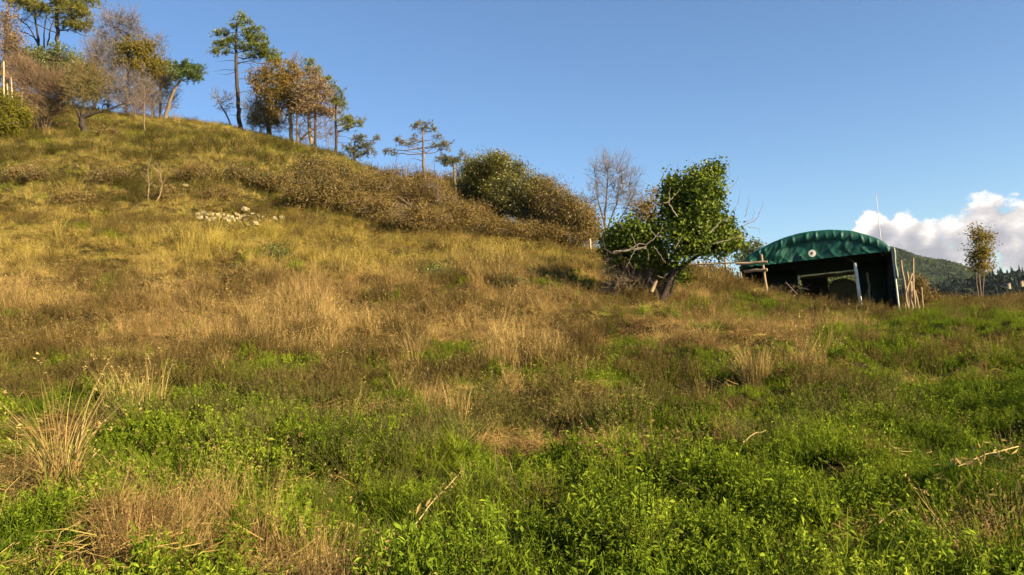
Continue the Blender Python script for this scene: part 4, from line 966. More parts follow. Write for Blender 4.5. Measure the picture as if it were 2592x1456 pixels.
DR = 37.0
eR = at(2258, 634, DR)
zL = lambda d: at(1872, 677, d)[2] - eR[2]
lo, hi = 34.0, 48.0
for _ in range(50):
    md = (lo + hi) / 2
    if zL(md) < 0: lo = md
    else: hi = md
eL = at(1872, 677, lo)
print('shelter depth left', lo, 'right', DR, 'eave z', eR[2])
U = (eR - eL); WID = np.linalg.norm(U); U /= WID                # along the front
BK = np.array([-U[1], U[0], 0.0]); BK /= np.linalg.norm(BK)      # backwards
if BK[1] < 0: BK = -BK
UP = np.array([0, 0, 1.0])
LEN = 6.5
O = eL
gmid = np.array([*(eL + U * WID * .55)[:2], 0]); gmid[2] = hz(gmid[0], gmid[1])
shelter = thing('tarpaulin_shelter', gmid, 'green tarpaulin tunnel shelter with arched roof and open dark front', 'shelter')
_AT = np.array([0, .035, .075, .12, .243, .33, .42, .5, .62, .765, .885, .93, .965, 1.0]); _AH = np.array([0, 21, 31, 40, 58.7, 68, 74, 76, 74.3, 64, 43, 33, 22, 0]) / 388.5
def archh(t):
    return np.interp(t, _AT, _AH) * WID
tt = np.concatenate([np.linspace(0, .1, 24)[:-1], np.linspace(.1, .9, 150), np.linspace(.9, 1, 24)[1:]])
ah = archh(tt); kern = np.ones(7) / 7; ah2 = np.convolve(np.pad(ah, 3, mode='edge'), kern, 'valid'); ah2[0] = 0; ah2[-1] = 0
arch = O + np.outer(tt * WID, U) + np.outer(ah2, UP)
rng = np.random.default_rng(77)
# roof skin with slight sag between the hoops
mb = MB(); nb = 27
vb = np.linspace(0, LEN, nb)
sag = .05 * np.abs(np.sin(vb / LEN * math.pi * 4))
V = arch[None] + BK[None, None] * vb[:, None, None] - UP[None, None] * (sag[:, None, None] * (ah2 / ah2.max())[None, :, None])
mm = len(tt); i = np.arange(nb - 1)[:, None] * mm; j = np.arange(mm - 1)[None]
mb.add(V.reshape(-1, 3), np.stack([i + j, i + j + 1, i + mm + j + 1, i + mm + j], -1).reshape(-1, 4))
o = mb.build('roof', M['tarp'], shelter, gmid); sd = o.modifiers.new('thickness', 'SOLIDIFY'); sd.thickness = .012; sd.offset = -1
# gathered front gable
ns = 40; sg = np.linspace(0, 1, ns)
TT, SG = np.meshgrid(tt, sg)
top = ah2[None] * np.ones((ns, 1))
Hh = SG * np.maximum(top, .0) - .03 * (1 - SG)
band = np.clip(1 - (top - Hh) / .48, 0, 1)                       # 1 at the arch, 0 at the drawn-in inner edge
ph = np.cumsum(.8 + .9 * np.abs(np.sin(tt * 23 + 1)) + .5 * np.sin(tt * 51)) ; ph = ph / ph[-1] * 2 * math.pi * 19
ampl = np.clip(.5 + .35 * np.sin(tt * 37 + 2) + .35 * np.sin(tt * 83 + 1) + rng.normal(size=len(tt)) * .05, 0, 1.2)
puck = (np.maximum(0, np.sin(ph[None] + 1.1 * (1 - band) * np.sin(tt * 29)[None])) ** 1.5) * (.12 + .95 * ampl[None])
bump_ = np.sin(np.clip(band, 0, 1) * math.pi) ** .8
disp = .06 * bump_ * puck + .09 * bump_
left = np.clip(1 - TT / .45, 0, 1)
fold = (np.abs(fbm(TT * 15 + (1 - SG) * 2.2, SG * 1.3 + TT * 2, 7, 3) - .5) * 2) * (.25 + left) * (1 - band) * .30 + .03 * np.sin(TT * 9 + SG * 3) * (1 - band)
fold += .02 * np.maximum(0, np.sin(TT * 60 + 3 * np.sin(SG * 4))) ** 3 * (1 - band)
out_ = disp + fold + .02
V = O + U * (TT[..., None] * WID) + UP * Hh[..., None] - BK * out_[..., None]
mb = MB(); i = np.arange(ns - 1)[:, None] * mm; j = np.arange(mm - 1)[None]
mb.add(V.reshape(-1, 3), np.stack([i + j, i + j + 1, i + mm + j + 1, i + mm + j], -1).reshape(-1, 4))
o = mb.build('gable_flap', M['tarp'], shelter, gmid); sd = o.modifiers.new('thickness', 'SOLIDIFY'); sd.thickness = .01; sd.offset = -1
# round badge on the flap
bc = at(2056, 641.5, 0.5 * (DR + lo)); k = ((bc - O) @ U)
depth_plane = lambda q: q
def on_front(px, py, off=.12):
    d0 = F * _fw + (px - 1296) * _rt + (728 - py) * _up
    t_ = ((O - BK * off - CAM) @ BK) / (d0 @ BK); return CAM + d0 * t_
bc = on_front(2056, 641.5, .16)
rb = 8.6 * np.linalg.norm(bc - CAM) / F
mb = MB(); th = np.linspace(0, 2 * math.pi, 33)[:-1]
ring = bc + rb * (np.cos(th)[:, None] * U + np.sin(th)[:, None] * UP)
vv = np.vstack([ring - BK * .012, ring + BK * .012, [bc - BK * .018]])
f4 = [[q, (q + 1) % 32, 32 + (q + 1) % 32, 32 + q] for q in range(32)]; mb.add(vv, f4); mb.add(vv, [[q, 64, (q + 1) % 32] for q in range(32)])
badge = mb.build('badge', M['white'], shelter, gmid, smooth=False); badge['label'] = 'round white badge with a small dark mark'
mb = MB()
for (du, dv, su, sv, rr_) in ((-.12, .02, .34, .26, 0), (.05, .10, .16, .34, 0)):
    cc = bc + U * rb * du + UP * rb * dv - BK * .022
    e = cc + (np.cos(th)[:, None] * U * su + np.sin(th)[:, None] * UP * sv * (1 + .35 * np.sign(np.cos(th * 3)))[:, None]) * rb
    mb.add(np.vstack([e, [cc - BK * .004]]), [[q, 32, (q + 1) % 32] for q in range(32)])
mk = mb.build('badge_mark', M['emblem'], badge, gmid, smooth=False)
# side walls and back wall, standing on the ground
def wall(name, p0, p1, ztop0, ztop1, mat, parent=shelter, nseg=30, amp=.04, zb=None):
    mb = MB(); L = np.linalg.norm((p1 - p0)[:2]); d = (p1 - p0) / L; nrm = np.array([-d[1], d[0], 0])
    q = np.linspace(0, 1, nseg); rows = []
    for s_ in np.linspace(0, 1, 7):
        pts = p0 + np.outer(q, p1 - p0); zt = ztop0 + (ztop1 - ztop0) * q; zg = (H(pts[:, 0], pts[:, 1]) - .1) if zb is None else np.full(nseg, zb)
        pts[:, 2] = zg + (zt - zg) * s_
        pts += nrm * (amp * np.sin(q * L * 5 + s_)[:, None] * (.3 + .7 * (1 - s_)))
        rows.append(pts)
    V = np.array(rows); i = np.arange(6)[:, None] * nseg; j = np.arange(nseg - 1)[None]
    mb.add(V.reshape(-1, 3), np.stack([i + j, i + j + 1, i + nseg + j + 1, i + nseg + j], -1).reshape(-1, 4))
    o = mb.build(name, mat, parent, gmid); sd = o.modifiers.new('thickness', 'SOLIDIFY'); sd.thickness = .012; sd.offset = 0
    return o
M['tarp_shade'] = plain_mat('shaded_tarpaulin', (.004, .010, .008), .7)  # near-black tarp colour paints the shelter's inner shade onto the side walls
wall('side_wall', eR + BK * .05, eR + BK * LEN, eR[2], eR[2], M['tarp_shade'])
wall('side_wall', eL + BK * .05, eL + BK * LEN, eL[2], eL[2], M['tarp_shade'])
# front part of the left side: hanging tarpaulin beside the mound
def on_back(px, py):
    d0 = F * _fw + (px - 1296) * _rt + (728 - py) * _up
    t_ = ((O + BK * (LEN - .05) - CAM) @ BK) / (d0 @ BK); return CAM + d0 * t_
tl = (on_back(2022, 730) - O) @ U; tr_ = (on_back(2172, 730) - O) @ U; ztop = on_back(2098, 690)[2]
backL = O + BK * (LEN - .05); 
wall('back_wall', backL, backL + U * tl, eL[2] + .0, eL[2], M['tarp'])
wall('back_wall', backL + U * tr_, backL + U * WID, eL[2], eL[2], M['tarp'])
mb = MB(); bt = backL + BK * .02
Vb = np.concatenate([bt + np.outer(tt * WID, U) + np.outer(ah2, UP), bt + np.outer(tt * WID, U) + np.outer(np.where((tt * WID > tl) & (tt * WID < tr_), ztop - eL[2], -.02), UP)])
mb.add(Vb, np.stack([np.arange(mm - 1), np.arange(1, mm), mm + np.arange(1, mm), mm + np.arange(mm - 1)], -1))
mb.build('back_gable', M['tarp'], shelter, gmid)
# frame: posts, brace, beam
def post(name, a, b, w, mat, parent, origin, n_=8, taper=.9, seed=1, crook=.2):
    r_ = np.random.default_rng(seed); mb = MB(); k_ = 7; tq = np.linspace(0, 1, k_)[:, None]
    p_ = np.asarray(a) + (np.asarray(b) - np.asarray(a)) * tq; p_[1:-1] += r_.normal(size=(k_ - 2, 3)) * w * crook
    rr_ = np.linspace(w, w * taper, k_) * (1 + r_.normal(size=k_) * .05 * (crook > 0))
    tube(mb, p_, rr_, n_); return mb.build(name, mat, parent, origin)
def inside(px, py, back):
    d0 = F * _fw + (px - 1296) * _rt + (728 - py) * _up
    t_ = ((O + BK * back - CAM) @ BK) / (d0 @ BK); return CAM + d0 * t_
def drop(p): return np.array([p[0], p[1], hz(p[0], p[1]) - .1])
pt = inside(2164, 666, .35); post('post', drop(inside(2178, 764, .35)), pt, .075, M['white'], shelter, gmid, crook=0, taper=1)
p2 = inside(2195, 690, 2.6); post('post', drop(inside(2203, 762, 2.6)), p2, .06, M['pale_wood'], shelter, gmid, seed=3)
post('brace', pt, inside(2128, 647, .15), .045, M['dark_board'], shelter, gmid, crook=0)
post('corner_post', drop(eR - BK * .04), eR - BK * .04 + UP * .0, .04, M['tube'], shelter, gmid, crook=0, taper=1)
hoop = MB(); tube(hoop, arch[4:-4] - UP * .06 + BK * .06, .04, 6); hoop.build('hoop', M['tube'], shelter, gmid)
for q in (LEN * .35, LEN * .7):
    hoop = MB(); tube(hoop, arch[4:-4] - UP * .09 + BK * q, .04, 6); hoop.build('hoop', M['tube'], shelter, gmid)
post('beam', inside(2026, 706, LEN - .3), inside(2168, 690, LEN - .3), .11, M['bark_gold'], shelter, gmid, seed=5)
# the flap edge turned round the right corner
mb = MB(); zz = np.linspace(0, 1, 14); e0 = eR + U * .05 - BK * .1
col_ = []
for s_ in zz:
    zc = eR[2] + .12 - s_ * 1.35; wv = .03 + .02 * math.sin(s_ * 9)
    col_.append([np.array([*(e0 - U * .015)[:2], zc]), np.array([*(e0 + U * wv - BK * .05)[:2], zc]), np.array([*(e0 + U * (wv + .04) + BK * .25)[:2], zc])])
V = np.array(col_); i = np.arange(13)[:, None] * 3; j = np.arange(2)[None]
mb.add(V.reshape(-1, 3), np.stack([i + j, i + j + 1, i + 3 + j + 1, i + 3 + j], -1).reshape(-1, 4))
m_, n_, out_m = new_mat('sunlit_tarpaulin'); t = n_.n.new('ShaderNodeTexCoord').outputs['Object']
p = principled(n_, n_.ramp(n_.noise(t, 5, 4, .6), [(.3, (.16, .20, .15)), (.7, (.34, .36, .27))]), .5, .4); n_.l.new(p.outputs[0], out_m.inputs[0])  # pale colour stands in for sunlight on the turned tarpaulin edge
o = mb.build('corner_flap', m_, shelter, gmid); sd = o.modifiers.new('thickness', 'SOLIDIFY'); sd.thickness = .012
# things standing inside
hb = inside(2133, 735, LEN - 1.2); hg = drop(hb); rad_b = .72
bale = thing('hay_bale', hg + UP * .1, 'round mossy hay bale inside the green shelter', 'hay bale')
mb = MB(); na = 30; prof = [(-.62, .0), (-.62, .45), (-.60, .66), (-.52, .72), (0, .74), (.52, .72), (.60, .66), (.62, .45), (.62, 0)]
V = []; rb_ = np.random.default_rng(8)
for (w_, r_) in prof:
    for a in range(na):
        q = 2 * math.pi * a / na; rr_ = r_ * (1 + .04 * rb_.normal())
        V.append(hg + UP * (.08 + .72) + BK * (w_ + .03 * rb_.normal()) + (U * math.cos(q) + UP * math.sin(q)) * rr_)
i = np.arange(len(prof) - 1)[:, None] * na; j = np.arange(na)[None]; k = (j + 1) % na
mb.add(V, np.stack([i + j, i + k, i + na + k, i + na + j], -1).reshape(-1, 4)); mb.build('straw_body', M['hay'], bale, hg + UP * .1)
mb = MB()
for w_ in (-.3, 0, .3):
    a = np.linspace(0, 2 * math.pi, 33); tube(mb, hg + UP * .8 + BK * w_ + np.cos(a)[:, None] * U * .765 + np.sin(a)[:, None] * UP * .765, .012, 4, cap=False)
mb.build('twine', M['dark_board'], bale, hg + UP * .1)
cb = inside(2066, 742, LEN - 1.8); cg = drop(cb); ctop = inside(2066, 707, LEN - 1.8)[2]; hh = (ctop - cg[2]) / 2
crate = thing('board_bin', cg + UP * .1, 'dark boarded feed bin inside the green shelter', 'bin')
for k in range(5):
    mb = MB(); zc = cg[2] + hh * 2 * (k + .5) / 5
    for s_ in (-1, 1): box(mb, np.array([cg[0], cg[1], zc]) + BK * s_ * .45, U * .60, BK * .015, UP * hh / 5 * .93)
    for s_ in (-1, 1): box(mb, np.array([cg[0], cg[1], zc]) + U * s_ * .585, U * .012, BK * .43, UP * hh / 5 * .93)
    mb.build('board', M['dark_board'], crate, cg + UP * .1, smooth=False)
mb = MB(); box(mb, np.array([cg[0], cg[1], ctop + .03]), U * .63, BK * .48, UP * .025); mb.build('lid', M['dark_board'], crate, cg + UP * .1, smooth=False)
# brushwood heap inside the left front corner
br = inside(1975, 738, .9); bg_ = drop(br)
heap = thing('brushwood_heap', bg_, 'tangled heap of dark brushwood in the left mouth of the shelter', 'brushwood')
rb_ = np.random.default_rng(12)
mb = MB(); c = bg_ + np.c_[rb_.normal(size=90) * .5, rb_.normal(size=90) * .4, rb_.uniform(.05, .95, 90)]; d = rdir(rb_, 90) * np.array([.5, .5, .35]); prisms(mb, c - d, c + d, .02, .01)
mb.build('branches', M['bark_grey'], heap, bg_)
mb = MB(); leaves(mb, rb_, bg_ + np.c_[rb_.normal(size=700) * .5, rb_.normal(size=700) * .35, rb_.uniform(.05, .95, 700)], .09); mb.build('withered_leaves', M['bramble_brown'], heap, bg_, smooth=False)

# ------------------------------------------------------------------ fence, posts, stakes, pole
f0 = base_at(1944, 750, 35.6)
fence = thing('rail_fence', f0, 'rickety pole fence running from the ivy tree to the shelter', 'fence')
posts = [((1944,750),(1927,645),35.6,.055),((1839,700),(1834,645),36.4,.05),((1773,697),(1769,660),37,.05),((1870,707),(1867,688),36.2,.04),((1882,706),(1874,688),36.2,.035)]
for k, (a, b, dp, w) in enumerate(posts):
    bs = base_at(a[0], a[1], dp); post('post', bs - UP * .2, at(b[0], b[1], dp), w, M['wood'], fence, f0, seed=20 + k)
post('rail', at(1730, 671, 37.1), at(1942, 664, 35.5), .035, M['wood'], fence, f0, seed=31, crook=.6)
post('rail', at(1862, 668, 36.0), at(1942, 663, 35.45), .06, M['wood'], fence, f0, seed=32)
post('rail', at(1885, 688, 36.0), at(1942, 683, 35.45), .075, M['wood'], fence, f0, seed=33)
for k, (top, bot, dp, w, lb) in enumerate((((1493,605),(1495,632),37.5,.045,'short pale stake in the dry grass left of the ivy tree'),
        ((9,156),(8,230),60,.065,'tallest pale post at the left picture edge'), ((28,196),(30,232),60,.055,'middle-height pale post at the left picture edge'), ((18,212),(19,232),60,.05,'shortest pale stump between the two posts at the left edge'))):
    bs = base_at(bot[0], bot[1], dp); o = post('wooden_post', bs - UP * .15, at(top[0], top[1], dp), w, M['pale_wood'], None, bs, seed=40 + k)
    o.location = tuple(bs); tag(o, lb, 'post', 'pale posts on the hillside' if k else None)
stk = [((2280,659),(2302,795),'tallest left-leaning wooden stake beside the shelter'),((2311,653),(2313,789),'tallest upright wooden stake at the right of the bundle'),((2296,687),(2300,792),'straight short wooden stake second from the left'),
       ((2308,692),(2292,745),'broken stake crossing the bundle diagonally'),((2305,712),(2307,797),'thick stake stump in the middle of the bundle'),((2316,735),(2326,790),'short stake leaning right of the bundle'),
       ((2332,727),(2334,764),'separate dark stake right of the bundle in the rusty brush'),((2289,720),(2291,790),'thin stake nearest to the shelter corner')]
for k, (a, b, lb) in enumerate(stk):
    dp = 35.8 + .25 * (k % 3); bs = base_at(b[0], b[1], dp)
    bot_ = at(b[0], b[1], dp) if k == 3 else bs - UP * .2
    o = post('wooden_stake', bot_, at(a[0], a[1], dp), (.05, .05, .05, .045, .075, .045, .035, .03)[k], M['wood'], None, bs, seed=50 + k, n_=7, crook=.3); o.location = tuple(bs)
    tag(o, lb, 'stake', 'wooden stakes beside the shelter')
bs = base_at(2248, 776, 38.2); pole = thing('antenna_pole', bs, 'thin leaning aerial pole rising behind the right end of the shelter', 'pole')
top_ = at(2217, 492, 44.5); b2 = base_at(2248, 776, 44.5); post('mast', b2 - UP * .2, top_, .03, M['tube'], pole, bs, crook=0, taper=.45)
post('tip_wire', top_, top_ + U * .35 + UP * -.02, .008, M['tube'], pole, bs, crook=0)

# two pale saplings on the bank
for k, (st, lb) in enumerate(((((374,557),(374,520),(377,470),(374,430)), 'straight pale bare sapling left of its bent neighbour on the bank'), (((386,556),(390,520),(405,495),(411,468),(405,440)), 'bent pale bare sapling on the bank left of the stones'))):
    dp = 38.6; b = base_at(st[0][0], st[0][1], dp); pts = [b - UP * .1] + [at(x_, y_, dp) for x_, y_ in st[1:]]
    root = thing('sapling', b, lb, 'sapling', 'pale saplings on the bank'); mb = MB(); tube(mb, pts, np.linspace(.038, .015, len(pts)), 6); mb.build('stem', M['bark_gold'], root, b)
    mb = MB(); r_ = np.random.default_rng(60 + k); o = np.repeat(np.array(pts[-2:]), 9, 0); e = o + (rdir(r_, 18) * .4 + np.array([0, 0, .4])); prisms(mb, o, e, .01, .004); mb.build('twigs', M['bark_gold'], root, b)

# ------------------------------------------------------------------ tumbled stone wall
w0 = ground_hit(600, 556)
swall = thing('stone_wall', w0, 'tumbled dry stone wall of pale rocks on the bank', 'stone wall')
rs = np.random.default_rng(71)
stones = [(500,546,14,9),(509,553,13,9),(518,541,15,12),(528,547,12,9),(537,545,12,10),(541,555,15,8),(552,546,12,9),(530,560,12,8),(524,553,9,7),(560,551,10,8),(570,556,13,9),(578,549,11,9),(586,553,14,10),(580,561,12,9),
          (592,560,13,10),(610,551,11,12),(609,566,11,8),(623,532,24,12),(618,546,10,8),(624,557,12,7),(632,551,15,8),(641,544,10,6),(648,553,10,12),(656,548,10,8),(664,554,13,9),(648,568,15,12),(640,562,10,7),(684,561,18,7),(697,556,13,11),(713,552,9,8),
          (685,580,13,8),(672,562,10,7),(600,556,12,9),(630,571,9,6),(568,547,10,7),(546,562,10,6),(472,474,12,8),(470,482,8,5),(602,545,11,8),(660,560,9,7)]
ico = bpy.data.meshes.new('t')
import bmesh
def stone_mesh(k):
    bm = bmesh.new(); bmesh.ops.create_icosphere(bm, subdivisions=1, radius=.5); r_ = np.random.default_rng(k)
    v = np.array([q.co[:] for q in bm.verts]); f = np.array([[q.index for q in fc.verts] for fc in bm.faces]); bm.free()
    v = np.sign(v) * np.abs(v * 2) ** .5 * .5; v *= (1 + r_.normal(size=(len(v), 1)) * .16); v[:, 2] = np.clip(v[:, 2], -.34, .34)
    b = MB(); b.add(v, f); return b.mesh('stone', M['stone'], smooth=False)
sm = [stone_mesh(k) for k in range(6)]
for k, (px, py, w, h) in enumerate(stones):
    g_ = ground_hit(px, py + h * .3); s_ = np.linalg.norm(g_ - CAM) / F
    o = bpy.data.objects.new('stone', sm[k % 6]); COL.objects.link(o); o.parent = swall
    lift = h * s_ * .22
    o.location = tuple(g_ - w0 + np.array([0, -.12, lift])); o.scale = (w * s_ * 1.15, w * s_ * .95, h * s_ * 1.25); o.rotation_euler = (rs.uniform(-.3, .3), rs.uniform(-.35, .35), rs.uniform(0, 3.1))

# ------------------------------------------------------------------ single plants and stalks of the meadow
M['straw_solo'] = leaf_mat('dry_stalks', [(.22, .15, .05), (.38, .27, .09), (.52, .38, .14)], .25)
M['straw_brown'] = leaf_mat('brown_stalks', [(.11, .065, .028), (.21, .135, .055), (.32, .21, .085)], .25)
M['weed_solo'] = leaf_mat('grey_green_weed', [(.07, .065, .016), (.13, .12, .03), (.24, .20, .065)], .3)
M['grass_solo'] = leaf_mat('lush_grass', [(.06, .11, .010), (.12, .19, .016), (.22, .27, .03)], .35)
G_T = 'single tussocks in the meadow'
def tussock(seed, px, py, label, fn, mat, scale=1.0, cat='tussock', name='straw_tussock'):
    g_ = ground_hit(px, py); r_ = np.random.default_rng(seed); b = MB(); fn(b, r_, np.linalg.norm(g_ - CAM) / F)
    o = b.build(name, M[mat], None, (0, 0, 0), smooth=False); o.location = tuple(g_ - np.array([0, 0, .03])); o.scale = (scale,) * 3; o.rotation_euler = (0, 0, r_.uniform(0, 6))
    return tag(o, label, cat, G_T if name == 'straw_tussock' else None)
def fountain(b, r_, s): # bent-over sheaf of broad dry leaves
    blades(b, r_, 200, 200 * s, .0042, .25, 34 * s, 6, 1.6)
    blades(b, r_, 110, 290 * s, .0045, .08, 26 * s, 6, .7, .3)
    blades(b, r_, 90, 250 * s, .005, .12, 34 * s, 6, 2.3)
o = tussock(401, 160, 1275, 'tall sheaf of bent pale dry stalks at the left of the foreground', fountain, 'straw_solo', 1.15)
tussock(402, 1822, 1030, 'brown dome of collapsed dead grass in the right middle ground', lambda b, r, s: blades(b, r, 420, 95 * s, .004, .7, 48 * s, 5, 1.9), 'straw_brown')
tussock(403, 1915, 975, 'tall upright straw tussock right behind the brown dome', lambda b, r, s: blades(b, r, 260, 120 * s, .004, .2, 34 * s, 4, .5, .2), 'straw_solo')
tussock(404, 2190, 1240, 'pale straw tussock in the green grass at the right', lambda b, r, s: blades(b, r, 200, 95 * s, .004, .45, 40 * s, 4, .9), 'straw_solo')
tussock(405, 1162, 1085, 'pointed bunch of straw stalks leaning together in the centre', lambda b, r, s: blades(b, r, 70, 135 * s, .004, .1, 26 * s, 3, .15), 'straw_solo')
tussock(406, 1065, 1100, 'low wide straw tussock left of the pointed bunch', lambda b, r, s: blades(b, r, 170, 90 * s, .004, .5, 36 * s, 4, .8), 'straw_brown')
tussock(407, 345, 1035, 'loose brown straw tussock behind the tall sheaf', lambda b, r, s: blades(b, r, 220, 130 * s, .004, .25, 70 * s, 4, .5, .2), 'straw_solo')
tussock(408, 1330, 930, 'rosy straw tussock in the middle of the slope', lambda b, r, s: blades(b, r, 420, 95 * s, .004, .35, 80 * s, 4, .6, .3), 'straw_solo')
tussock(409, 930, 930, 'dark brown withered clump at the centre left', lambda b, r, s: stalk_leaves(b, r, 46, 90 * s, .05, 9, .4, 52 * s, .5), 'straw_brown')
tussock(410, 1320, 1045, 'dark leafy weed clump in the centre foreground', lambda b, r, s: stalk_leaves(b, r, 50, 110 * s, .05, 11, .4, 70 * s, .6), 'weed_solo', name='weed_clump', cat='weed')
tussock(411, 640, 1290, 'dark grey weed clump with blade leaves at the lower left', lambda b, r, s: (blades(b, r, 90, 100 * s, .007, .6, 60 * s, 4, .9), stalk_leaves(b, r, 26, 110 * s, .045, 9, .4, 75 * s, .6)), 'weed_solo', name='weed_clump', cat='weed')
tussock(412, 2550, 1440, 'brown weed clump with pale slim leaves in the lower right corner', lambda b, r, s: stalk_leaves(b, r, 34, 210 * s, .06, 14, .28, 70 * s, .5), 'weed_solo', name='weed_clump', cat='weed')
tussock(413, 1595, 1200, 'grey-brown leafy weed clump right of the centre foreground', lambda b, r, s: stalk_leaves(b, r, 60, 105 * s, .05, 11, .35, 90 * s, .7), 'straw_brown', name='weed_clump', cat='weed')
tussock(414, 2400, 1225, 'dense fresh grass tuft in front of the dark hollow at the right', lambda b, r, s: blades(b, r, 170, 110 * s, .005, .6, 40 * s, 4, 1.0), 'grass_solo', name='grass_tuft', cat='grass')
tussock(415, 80, 1440, 'bright green weed tuft in the lower left corner', lambda b, r, s: stalk_leaves(b, r, 26, 90 * s, .07, 10, .25, 70 * s, .7), 'grass_solo', name='weed_clump', cat='weed')
tussock(416, 1390, 1270, 'flattened brown straw nest in the centre foreground', lambda b, r, s: blades(b, r, 240, 95 * s, .004, 1.1, 90 * s, 4, .9), 'straw_brown')
M['stalk'] = plain_mat('pale_dry_stalk', (.42, .32, .13), .9); M['stalk_brown'] = plain_mat('brown_dry_stem', (.24, .155, .07), .9)
def stalk(seed, pts, w, mat, label, lv=0, lift=.1):
    r_ = np.random.default_rng(seed); P_ = []
    for k, (px, py, up_) in enumerate(pts):
        if up_ is None: g_ = ground_hit(px, py) + np.array([0, 0, lift])
        else: g_ = at(px, py, up_)
        P_.append(g_)
    P_ = np.array(P_); b0 = P_[0].copy(); q = np.linspace(0, len(P_) - 1, 10); P2 = np.stack([np.interp(q, np.arange(len(P_)), P_[:, k]) for k in range(3)], -1); P2[1:-1] += r_.normal(size=(8, 3)) * w * .3; w = w * .6
    root = thing('dry_stalk', b0, label, 'stalk'); mb = MB(); tube(mb, P2, np.linspace(w, w * .5, 10), 5); mb.build('stem', M[mat], root, b0)
    if lv:
        mb = MB(); t_ = r_.uniform(0, 9, lv); c = np.stack([np.interp(t_, np.arange(10), P2[:, k]) for k in range(3)], -1) + r_.normal(size=(lv, 3)) * .035
        leaves(mb, r_, c, .075, .26, np.array([[0, -.3, .6]])); mb.build('leaves', M['straw_solo'], root, b0, smooth=False)
g1 = ground_hit(388, 985)[1]; stalk(501, [(388,985,g1),(383,940,g1),(376,900,g1)], .014, 'stalk', 'single upright pale stalk above the loose brown tussock')
g1 = ground_hit(335, 1050)[1]; stalk(502, [(337,1048,g1),(331,1010,g1),(326,985,g1)], .010, 'stalk', 'short upright pale stalk left of the tall single one')
stalk(503, [(1888,1192,None),(1915,1170,None),(1945,1150,None)], .014, 'stalk', 'pale fallen stick beside a dark hollow in the grass', 0, .25)
stalk(504, [(2240,1456,None),(2275,1425,None),(2312,1395,None)], .010, 'stalk_brown', 'brown stem cut off by the bottom edge at the right', 0, .28)
stalk(505, [(1060,1440,None),(1110,1370,None),(1160,1300,None),(1180,1270,None)], .009, 'stalk', 'slanting leafy dry stem in the centre of the bottom foreground', 34, .26)
stalk(506, [(2590,1225,None),(2500,1265,None),(2440,1300,None)], .009, 'stalk', 'slanting pale leafy stem at the lower right', 40, .3)
g1 = ground_hit(1312, 1235)[1]; stalk(507, [(1315,1240,g1),(1302,1205,g1),(1290,1170,g1)], .009, 'stalk', 'leaning yellow stalk beside the flattened straw nest')
g1 = ground_hit(1262, 1230)[1]; stalk(508, [(1262,1235,g1),(1254,1160,g1),(1250,1095,g1)], .008, 'stalk_brown', 'thin tall brown stalk left of the leaning yellow stalk')
stalk(509, [(1690,1270,None),(1730,1300,None),(1780,1330,None)], .008, 'stalk_brown', 'thin brown stem lying right of the straw nest', 0, .22)

# ------------------------------------------------------------------ far hills
m, n, out = new_mat('far_forest_floor')
g = n.n.new('ShaderNodeNewGeometry').outputs['Position']
p = principled(n, n.ramp(n.noise(g, .02, 4, .6), [(.3, (.030, .045, .022)), (.7, (.055, .07, .03))]), 1.0, 0.0)
n.l.new(p.outputs[0], out.inputs[0]); M['far'] = m
def far_hill(name, pts, dep, ext, label):
    q = np.linspace(pts[0][0], pts[-1][0], 90); yy = np.interp(q, [a for a, b in pts], [b for a, b in pts])
    crest = np.array([at(a, b, dep) for a, b in zip(q, yy)])
    rows = []
    prof = [(-1.0, 0.0), (-.7, .22), (-.45, .5), (-.2, .82), (-.05, .98), (0, 1.0), (.3, .9), (1.0, .3)]
    for (o_, h_) in prof:
        r_ = crest.copy(); r_[:, 1] += o_ * ext; r_[:, 2] = -16 + (crest[:, 2] + 16) * h_ + (6 * np.sin(q * .05 + o_ * 9) if abs(o_) > .1 else 0); rows.append(r_)
    V = np.array(rows); nn = len(q); i = np.arange(len(prof) - 1)[:, None] * nn; j = np.arange(nn - 1)[None]
    mb = MB(); mb.add(V.reshape(-1, 3), np.stack([i + j, i + j + 1, i + nn + j + 1, i + nn + j], -1).reshape(-1, 4))
    o = mb.build(name, M['far']); tag(o, label, None, None, 'structure'); return V
V1 = far_hill('hills', [(1700,800),(1850,730),(1950,690),(2050,648),(2150,625),(2210,626),(2262,640),(2300,653),(2350,671),(2400,689),(2450,706),(2500,724),(2600,750),(2800,775)], 1500, 520, 'wooded hill sloping down to the right in the distance')
V2 = far_hill('hills', [(2250,790),(2380,745),(2450,735),(2520,722),(2600,715),(2800,690),(3100,690)], 560, 160, 'low dark wooded rise at the far right')
def conifer(b, r_, h, w):
    tube(b, [[0, 0, 0], [0, 0, h * .95]], [w * .09, .02], 4, cap=False, rnd=.2)
    for k in range(6):
        z0 = h * (.15 + .14 * k); rr_ = w * (1 - k / 6.6) * r_.uniform(.8, 1.15); n_ = 9; a = np.arange(n_) * 2 * math.pi / n_ + r_.uniform(0, 1)
        rim = np.c_[np.cos(a) * rr_ * r_.uniform(.6, 1.2, n_), np.sin(a) * rr_ * r_.uniform(.6, 1.2, n_), z0 + r_.normal(size=n_) * .03 * h]
        b.add(np.vstack([rim, [[0, 0, z0 + h * .26]]]), [[q, (q + 1) % n_, n_] for q in range(n_)], r_.uniform(0, 1, n_))
def round_tree(b, r_, h, w):
    tube(b, [[0, 0, 0], [0, 0, h * .5]], [w * .1, w * .05], 4, cap=False, rnd=.2)
    c = rdir(r_, 110) * np.array([w, w, h * .38]) * r_.uniform(.6, 1.1, (110, 1)) + np.array([0, 0, h * .6]); leaves(b, r_, c, w * .6, .9)
M['far_leaf'] = leaf_mat('far_tree_foliage', [(.6, .6, .6), (1, 1, 1), (1.3, 1.3, 1.2)], .15, 0, True)
